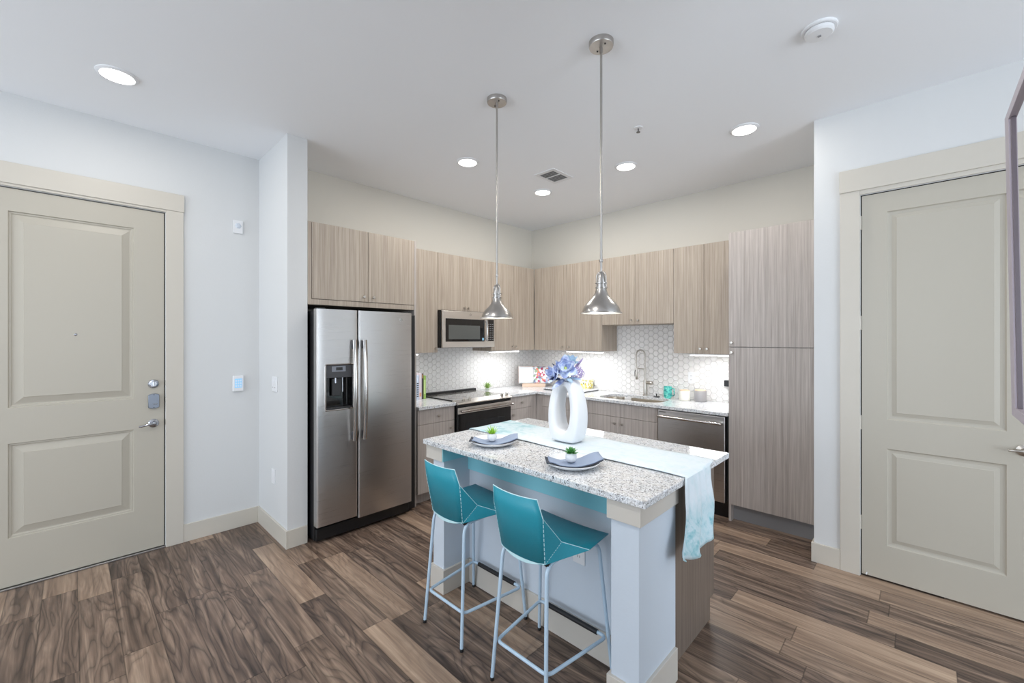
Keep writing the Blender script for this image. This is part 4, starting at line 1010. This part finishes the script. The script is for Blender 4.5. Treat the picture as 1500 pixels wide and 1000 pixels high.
# ------------------------------------------------------------------ stools
def make_stool():
    cx, cy = 2.16, -2.95
    t = thing('bar_stool', (cx, cy, 0), 'folded teal metal bar stool on pale blue legs, nearer the refrigerator', 'bar stool', 'teal bar stools at the island')
    V = lambda x, y, z: Vector((cx+x, y, z))
    def sheet(name, pts, faces, m=TEAL, th=.004): return MB().add(pts, faces).build(name, m, t, solid=th, soff=0)
    # backrest: gently folded about its middle
    A, A_, C, C_, D, D_ = V(.128, -3.17, .893), V(-.128, -3.17, .893), V(.143, -3.15, .812), V(-.143, -3.15, .812), V(.126, -3.118, .612), V(-.126, -3.118, .612)
    rows = []
    for i, (l, r) in enumerate(((A_, A), (C_, C), (D_, D))):
        row = []
        for j in range(9):
            f = j/8; p = l.lerp(r, f); b = 1-(2*f-1)**2; p = p+Vector((0, -.014*b, -.004*b)); row.append(p)
        rows.append(row)
    MB().grid(rows).build('backrest', TEAL, t, solid=.0035, smooth=True)
    Gp, G_, J, J_, Hf, H_ = V(.154, -3.045, .690), V(-.154, -3.045, .690), V(.216, -2.93, .637), V(-.216, -2.93, .637), V(.202, -2.752, .643), V(-.197, -2.752, .643)
    sheet('side_panel', [C, D, Gp, J], [(0, 1, 2), (1, 3, 2)]); sheet('side_panel', [C_, D_, G_, J_], [(0, 2, 1), (1, 2, 3)])
    S0 = [D_.lerp(D, j/8)+Vector((0, -.014*(1-(2*j/8-1)**2), -.016*(1-(2*j/8-1)**2))) for j in range(9)]
    S1 = [J_.lerp(J, j/8)+Vector((0, 0, -.012*(1-(2*j/8-1)**2))) for j in range(9)]; S2 = [H_.lerp(Hf, j/8)+Vector((0, 0, -.008*(1-(2*j/8-1)**2))) for j in range(9)]
    MB().grid([S0, S1, S2]).build('seat', TEAL, t, solid=.0035, smooth=True)
    # highlight put in as a pale strip where back sheet meets the seat fold
    r0 = [p+Vector((0, -.003, .004)) for p in S0]; r1 = [D_.lerp(D, j/8)+Vector((0, -.0145*(1-(2*j/8-1)**2)-.003, -.004*(1-(2*j/8-1)**2))) for j in range(9)]
    MB().grid([[p+Vector((0, 0, -.008*(1-(2*k/8-1)**2))) for k, p in enumerate(r0)], r1]).build('fold_highlight', TEALE, t, solid=.001)
    # pale edge lines painted as highlights, and perforated fold lines
    w = MB()
    for ch in ((A_, A), (A, C, Gp, J), (A_, C_, G_, J_)):
        if len(ch) == 2: pts = [ch[0].lerp(ch[1], j/8)+Vector((0, -.014*(1-(2*j/8-1)**2), -.004*(1-(2*j/8-1)**2))) for j in range(9)]
        else: pts = list(ch)
        w.tube(pts, .0021, 6)
    w.build('edge_highlight', TEALE, t)
    w = MB()
    for a, b, nrm in ((C, D, Vector((.6, -.8, 0))), (D, Gp, Vector((.8, -.5, -.3))), (C_, D_, Vector((-.6, -.8, 0))), (D_, G_, Vector((-.8, -.5, -.3)))):
        k = 10
        for i in range(k):
            p, q = a.lerp(b, (i+.15)/k), a.lerp(b, (i+.8)/k); w.tube([p+nrm*.0012, q+nrm*.0012], .0019, 5)
    w.build('perforated_fold', TEALE, t)
    r = .0085
    for s in (-1, 1):
        rear = fillet([V(s*.157, -3.15, .008), V(s*.127, -3.108, .603), V(s*.127, -2.96, .606)], .05)
        fro = fillet([V(s*.219, -2.748, .008), V(s*.172, -2.79, .605), V(s*.127, -2.96, .606)], .045)
        for pts in (rear, fro):
            lg = MB().tube(pts, r, 14).build('leg', PALEB, t, smooth=True)
            p = pts[0]; MB().lathe((p.x, p.y, 0), [(.0095, 0), (.0095, .014), (.0088, .015)], 14).build('foot_cap', BLACK, lg, smooth=True)
    w = MB()
    for y in (-3.06, -2.84): w.tube([V(-.127, y, .601), V(.127, y, .601)], .008, 10)
    w.build('cross_bar', PALEB, t, smooth=True)
    w = MB()
    for s in (-1, 1): w.box(cx+s*.118-.012, cx+s*.118+.012, -3.100, -3.075, .592, .612)
    w.build('seat_bracket', BLACK, t, bev=.002)
    z = .172
    loop = [V(-.148, -3.128, z), V(.148, -3.128, z), V(.198, -2.765, z), V(-.198, -2.765, z)]
    pts = []
    for i in range(4): pts += fillet([loop[i-1].lerp(loop[i], .5), loop[i], loop[i].lerp(loop[(i+1) % 4], .5)], .03)[1:-1]
    MB().tube(pts, .0078, 12, closed=True).build('footrest_ring', PALEB, t, smooth=True)
    MB().tube([V(-.150, -2.765, z), V(.150, -2.765, z)], .0118, 14).build('footrest_sleeve', mat('black_rubber', lin(28, 28, 30), .6), t, smooth=True)
    return t
s1 = make_stool(); s2 = copy_tree(s1); s2.location = (s1.location.x+.549, s1.location.y-.015, 0)
s2['label'] = 'folded teal metal bar stool on pale blue legs, nearer the camera beside the right pillar'

# ------------------------------------------------------------------ counter items
def book(y0, y1, h, d, m, label, extra=None):
    t = thing('book', (.21-d/2, (y0+y1)/2, CZ1), label, 'book', 'books standing by the refrigerator')
    MB().box(.215-d, .215-.004, y0+.002, y1-.002, CZ1+.003, CZ1+h-.003).build('pages', CERAM, t)
    w = MB(); w.box(.215-d, .215, y0, y0+.002, CZ1, CZ1+h); w.box(.215-d, .215, y1-.002, y1, CZ1, CZ1+h); w.box(.212, .215, y0, y1, CZ1, CZ1+h); w.build('cover', m, t, bev=.0008)
    if extra:
        w = MB()
        for z0, z1 in extra[0]: w.box(.215, .2156, y0+.005, y1-.005, CZ1+z0, CZ1+z1)
        w.build('spine_marks', extra[1], t)
    return t
book(-2.030, -1.999, .25, .20, mat('book_pale_blue', lin(196, 208, 226), .6), 'tall pale blue book with dark spine dots, leftmost beside the refrigerator panel', ([(.03+.022*i, .04+.022*i) for i in range(7)], mat('spine_ink', lin(40, 44, 60), .6)))
book(-1.998, -1.966, .272, .19, mat('book_white_peach', lin(218, 208, 214), .6), 'white and peach book standing second from the refrigerator panel', ([(.03, .07)], mat('spine_peach', lin(216, 160, 130), .6)))
book(-1.965, -1.944, .265, .21, mat('book_dark', lin(70, 66, 66), .6), 'dark grey book with tan top on its spine, third in the row', ([(.215, .255)], mat('spine_tan', lin(196, 150, 104), .6)))
book(-1.943, -1.914, .242, .185, mat('book_green', lin(150, 186, 92), .6), 'bright green book at the right end of the row of books', ([(.05, .2)], mat('spine_light_green', lin(196, 220, 150), .6)))
# small plant beside range
t = thing('air_plant', (.15, -.985, CZ1), 'small spiky light green plant on the worktop right of the range', 'potted plant')
MB().lathe((.15, -.985, CZ1), [(.0001, 0), (.02, 0), (.028, .012), (.03, .03), (.026, .03), (.02, .012), (.0001, .008)], 24, cap=False).build('pot', mat('pale_green_pot', lin(196, 205, 190), .3), t, smooth=True)
w = MB(); rnd = random.Random(9)
for k in range(26):
    a = k*2.4; e = .35+1.0*(k/26); ln = rnd.uniform(.06, .10); petal(w, Vector((.15, -.985, CZ1+.024)), Vector((math.cos(a)*math.cos(e), math.sin(a)*math.cos(e), math.sin(e))), Vector((0, 0, 1.01)), ln, .007, .15, 4, 2)
w.build('leaves', mat('air_plant_green', lin(150, 182, 96), .5), t, smooth=True, solid=.001)
# cookbook on stand (turned to face the room)
def rot_build(t, mb, *a, **k):
    o = mb.build(*a, **k); return o
bc = Vector((.245, -.245, CZ1)); u = Vector((.72, .694, 0)); n_ = Vector((.694, -.72, 0))
def Q(a, d, z): return bc+u*a+n_*d+Vector((0, 0, z))
def qbox(w, a0, a1, d0, d1, z0, z1):
    vs = [Q(a, d, z) for z in (z0, z1) for d in (d0, d1) for a in (a0, a1)]
    w.add(vs, [(0, 2, 3, 1), (4, 5, 7, 6), (0, 1, 5, 4), (2, 6, 7, 3), (0, 4, 6, 2), (1, 3, 7, 5)]); return w
PEACH = mat('pale_wood_stand', lin(218, 192, 172), .55)
t = thing('cookbook_stand', tuple(bc), 'pale wooden cookbook stand on the worktop in the kitchen corner', 'book stand')
w = MB(); qbox(w, -.15, .15, .0, .10, 0, .022); w.build('base', PEACH, t, bev=.003)
w = MB(); qbox(w, -.15, .15, .088, .10, .022, .045); w.build('lip', PEACH, t, bev=.002)
w = MB(); w.add([Q(-.13, .02, .022), Q(.13, .02, .022), Q(.13, -.055, .24), Q(-.13, -.055, .24)], [(0, 1, 2, 3)]); w.build('back_rest', PEACH, t, solid=.008)
t = thing('cookbook', tuple(Q(0, .06, .03)), 'open cookbook with one white and one colourful page on the stand', 'book')
PGW = mat('white_page', lin(240, 243, 245), .6)
PGC = mat('photo_page', lin(220, 200, 200), .5)
v_ = coords(PGC); vr = N(PGC, 'ShaderNodeTexVoronoi'); vr.inputs['Scale'].default_value = 38; L(PGC, v_, vr.inputs['Vector'])
sp_ = N(PGC, 'ShaderNodeSeparateColor'); L(PGC, vr.outputs['Color'], sp_.inputs[0])
_c = ramp(PGC, sp_.outputs[0], [(0, lin(190, 80, 110)), (.14, lin(226, 130, 110)), (.26, lin(120, 130, 150)), (.38, lin(236, 232, 236)), (.62, lin(170, 190, 220)), (.72, lin(238, 240, 240)), (.9, lin(150, 170, 140))], 'CONSTANT'); L(PGC, _c, BS(PGC).inputs['Base Color'])
for s, m_, nm in ((-1, PGW, 'left_page'), (1, PGC, 'right_page')):
    rows = []
    for i in range(10):
        f = i/9; a = s*.196*f; bulge = .022*math.sin(PI*min(1, f*1.15))*(1-f*.4)
        rows.append([Q(a, .074-.075*zf+bulge*.9, .048+.212*zf-(.0 if f else .006)) for zf in (0, .33, .66, 1)])
    MB().grid(rows).build(nm, m_, t, smooth=True, solid=.006, soff=-1)
w = MB()
for s in (-1, 1):
    rows = []
    for i in range(10):
        f = i/9; a = s*.198*f; rows.append([Q(a, .064-.075*zf, .046+.214*zf) for zf in (0, 1)])
    w.grid(rows)
w.build('cover', mat('cookbook_cover', lin(200, 130, 90), .5), t, solid=.003)
# cutting board and tin
t = thing('counter_board', (.86, -.24, CZ1), 'flat pale speckled board on dark feet behind the vase', 'cutting board')
MB().box(.575, 1.135, -.45, -.05, CZ1+.010, CZ1+.022).build('board', GRAN, t, bev=.004)
w = MB().box(.585, 1.125, -.44, -.06, CZ1, CZ1+.010); w.build('base', BLACK, t)
bt_ = mat('floral_tin', lin(228, 226, 190), .5)
v_ = coords(bt_); vr = N(bt_, 'ShaderNodeTexVoronoi'); vr.inputs['Scale'].default_value = 60; L(bt_, v_, vr.inputs['Vector'])
sp_ = N(bt_, 'ShaderNodeSeparateColor'); L(bt_, vr.outputs['Color'], sp_.inputs[0])
_c = ramp(bt_, sp_.outputs[0], [(0, lin(200, 176, 60)), (.12, lin(226, 214, 120)), (.35, lin(232, 230, 200)), (.8, lin(222, 226, 214)), (.94, lin(120, 130, 90))], 'CONSTANT'); L(bt_, _c, BS(bt_).inputs['Base Color'])
t = thing('storage_box', (.98, -.10, CZ1+.022), 'yellow and white patterned box standing on the counter board', 'storage box')
MB().box(.925, 1.045, -.155, -.045, CZ1+.022, CZ1+.135).build('body', bt_, t, bev=.006)
MB().box(.922, 1.048, -.158, -.042, CZ1+.128, CZ1+.140).build('lid', mat('box_lid_cream', lin(236, 232, 214), .5), t, bev=.004)
tag(MB().lathe((.70, -.20, CZ1+.022), [(.0001, 0), (.05, 0), (.056, .012), (.05, .02), (.0001, .02)], 28, cap=False).build('wooden_coaster', PEACH, smooth=True), 'small round wooden block on the counter board, left of the vase flowers', 'coaster')
# mug, canisters
MUG = mat('turquoise_glaze', lin(84, 200, 190), .25)
_n = noise(MUG, coords(MUG), 34, 3, .6, .8); _c = ramp(MUG, _n, [(.36, lin(70, 110, 120)), (.46, lin(60, 186, 180)), (.6, lin(120, 222, 206)), (.7, lin(190, 236, 226))]); L(MUG, _c, BS(MUG).inputs['Base Color'])
mx, my = 2.012, -.115
t = thing('mug', (mx, my, CZ1), 'turquoise glazed mug on the worktop right of the sink', 'mug')
MB().lathe((mx, my, CZ1), [(.0001, 0), (.034, 0), (.041, .02), (.043, .05), (.041, .09), (.040, .125), (.037, .125), (.038, .05), (.03, .008), (.0001, .008)], 32, cap=False).build('body', MUG, t, smooth=True)
MB().tube(fillet([(mx+.036, my, CZ1+.105), (mx+.068, my, CZ1+.105), (mx+.07, my, CZ1+.03), (mx+.037, my, CZ1+.03)], .025), .006, 8).build('handle', MUG, t, smooth=True)
LIDW = mat('pale_bamboo', lin(222, 196, 164), .5)
def canister(x, y, r, h, m, label):
    t = thing('canister', (x, y, CZ1), label, 'canister', 'lidded canisters by the sink')
    MB().lathe((x, y, CZ1), [(.0001, 0), (r-.004, 0), (r, .005), (r, h-.012), (r-.003, h-.008), (.0001, h-.008)], 36, cap=False).build('body', m, t, smooth=True)
    MB().lathe((x, y, CZ1), [(.0001, h-.010), (r-.007, h-.010), (r-.007, h-.002), (r-.010, h), (.0001, h)], 36, cap=False).build('lid', LIDW, t, smooth=True)
canister(2.203, -.15, .054, .106, mat('cream_ceramic', lin(232, 230, 222), .3), 'white canister with bamboo lid, left of the grey one')
canister(2.352, -.125, .058, .118, mat('grey_ceramic', lin(150, 148, 150), .35), 'grey canister with bamboo lid beside the white canister')
t = thing('wall_charger', (2.60, -.0095, 1.105), 'black plug-in charger on the backsplash against the pantry', 'charger')
MB().box(2.548, 2.625, -.052, -.0095, 1.075, 1.135).build('plug_body', BLACK, t, bev=.005)
MB().tube([(2.60, -.045, 1.076), (2.60, -.047, 1.03), (2.625, -.04, .97), (2.66, -.035, .918)], .002, 6).build('cord', BLACK, t, smooth=True)

# mirror on the near right wall (mostly outside the frame) ----------
t = thing('wall_mirror', (4.10, -3.3, 1.71), 'edge of a grey framed wall mirror at the right picture edge', 'mirror')
MF = mat('mauve_grey_frame', lin(178, 168, 178), .4); MD = mat('frame_inner_dark', lin(104, 94, 102), .4)
lean = lambda z: .011*(z-1.36)/.70
def mp(x, y, z): return Vector((x-lean(z), y, z))
y0_, y1_, z0_, z1_ = -2.955, -3.62, 1.363, 2.06
fw, fh_, xf_, xb_ = .055, .022, 4.1035, 4.120
def mbx(w, a0, a1, c0, c1, x0, x1):
    vs = [mp(x, y, z) for z in (c0, c1) for y in (a0, a1) for x in (x0, x1)]
    w.add(vs, [(0, 2, 3, 1), (4, 5, 7, 6), (0, 1, 5, 4), (2, 6, 7, 3), (0, 4, 6, 2), (1, 3, 7, 5)])
w = MB(); mbx(w, y0_-fw, y0_, z0_, z1_, xf_, xb_); mbx(w, y1_, y1_+fw, z0_, z1_, xf_, xb_); mbx(w, y1_+fw, y0_-fw, z0_, z0_+fh_, xf_, xb_); mbx(w, y1_+fw, y0_-fw, z1_-fh_, z1_, xf_, xb_)
w.build('frame', MF, t, bev=.0008)
for a_, b_ in ((y0_-fw-.014, y0_-fw), (y1_+fw, y1_+fw+.014)):
    w = MB(); mbx(w, a_, b_, z0_+fh_, z1_-fh_, xf_+.003, xb_); w.build('frame_liner', MD, t)
w = MB(); mbx(w, y1_+fw, y0_-fw, z0_+fh_, z1_-fh_, 4.110, 4.114); w.build('mirror_glass', mat('mirror_silver', (.9, .9, .9, 1), .02, 1), t)
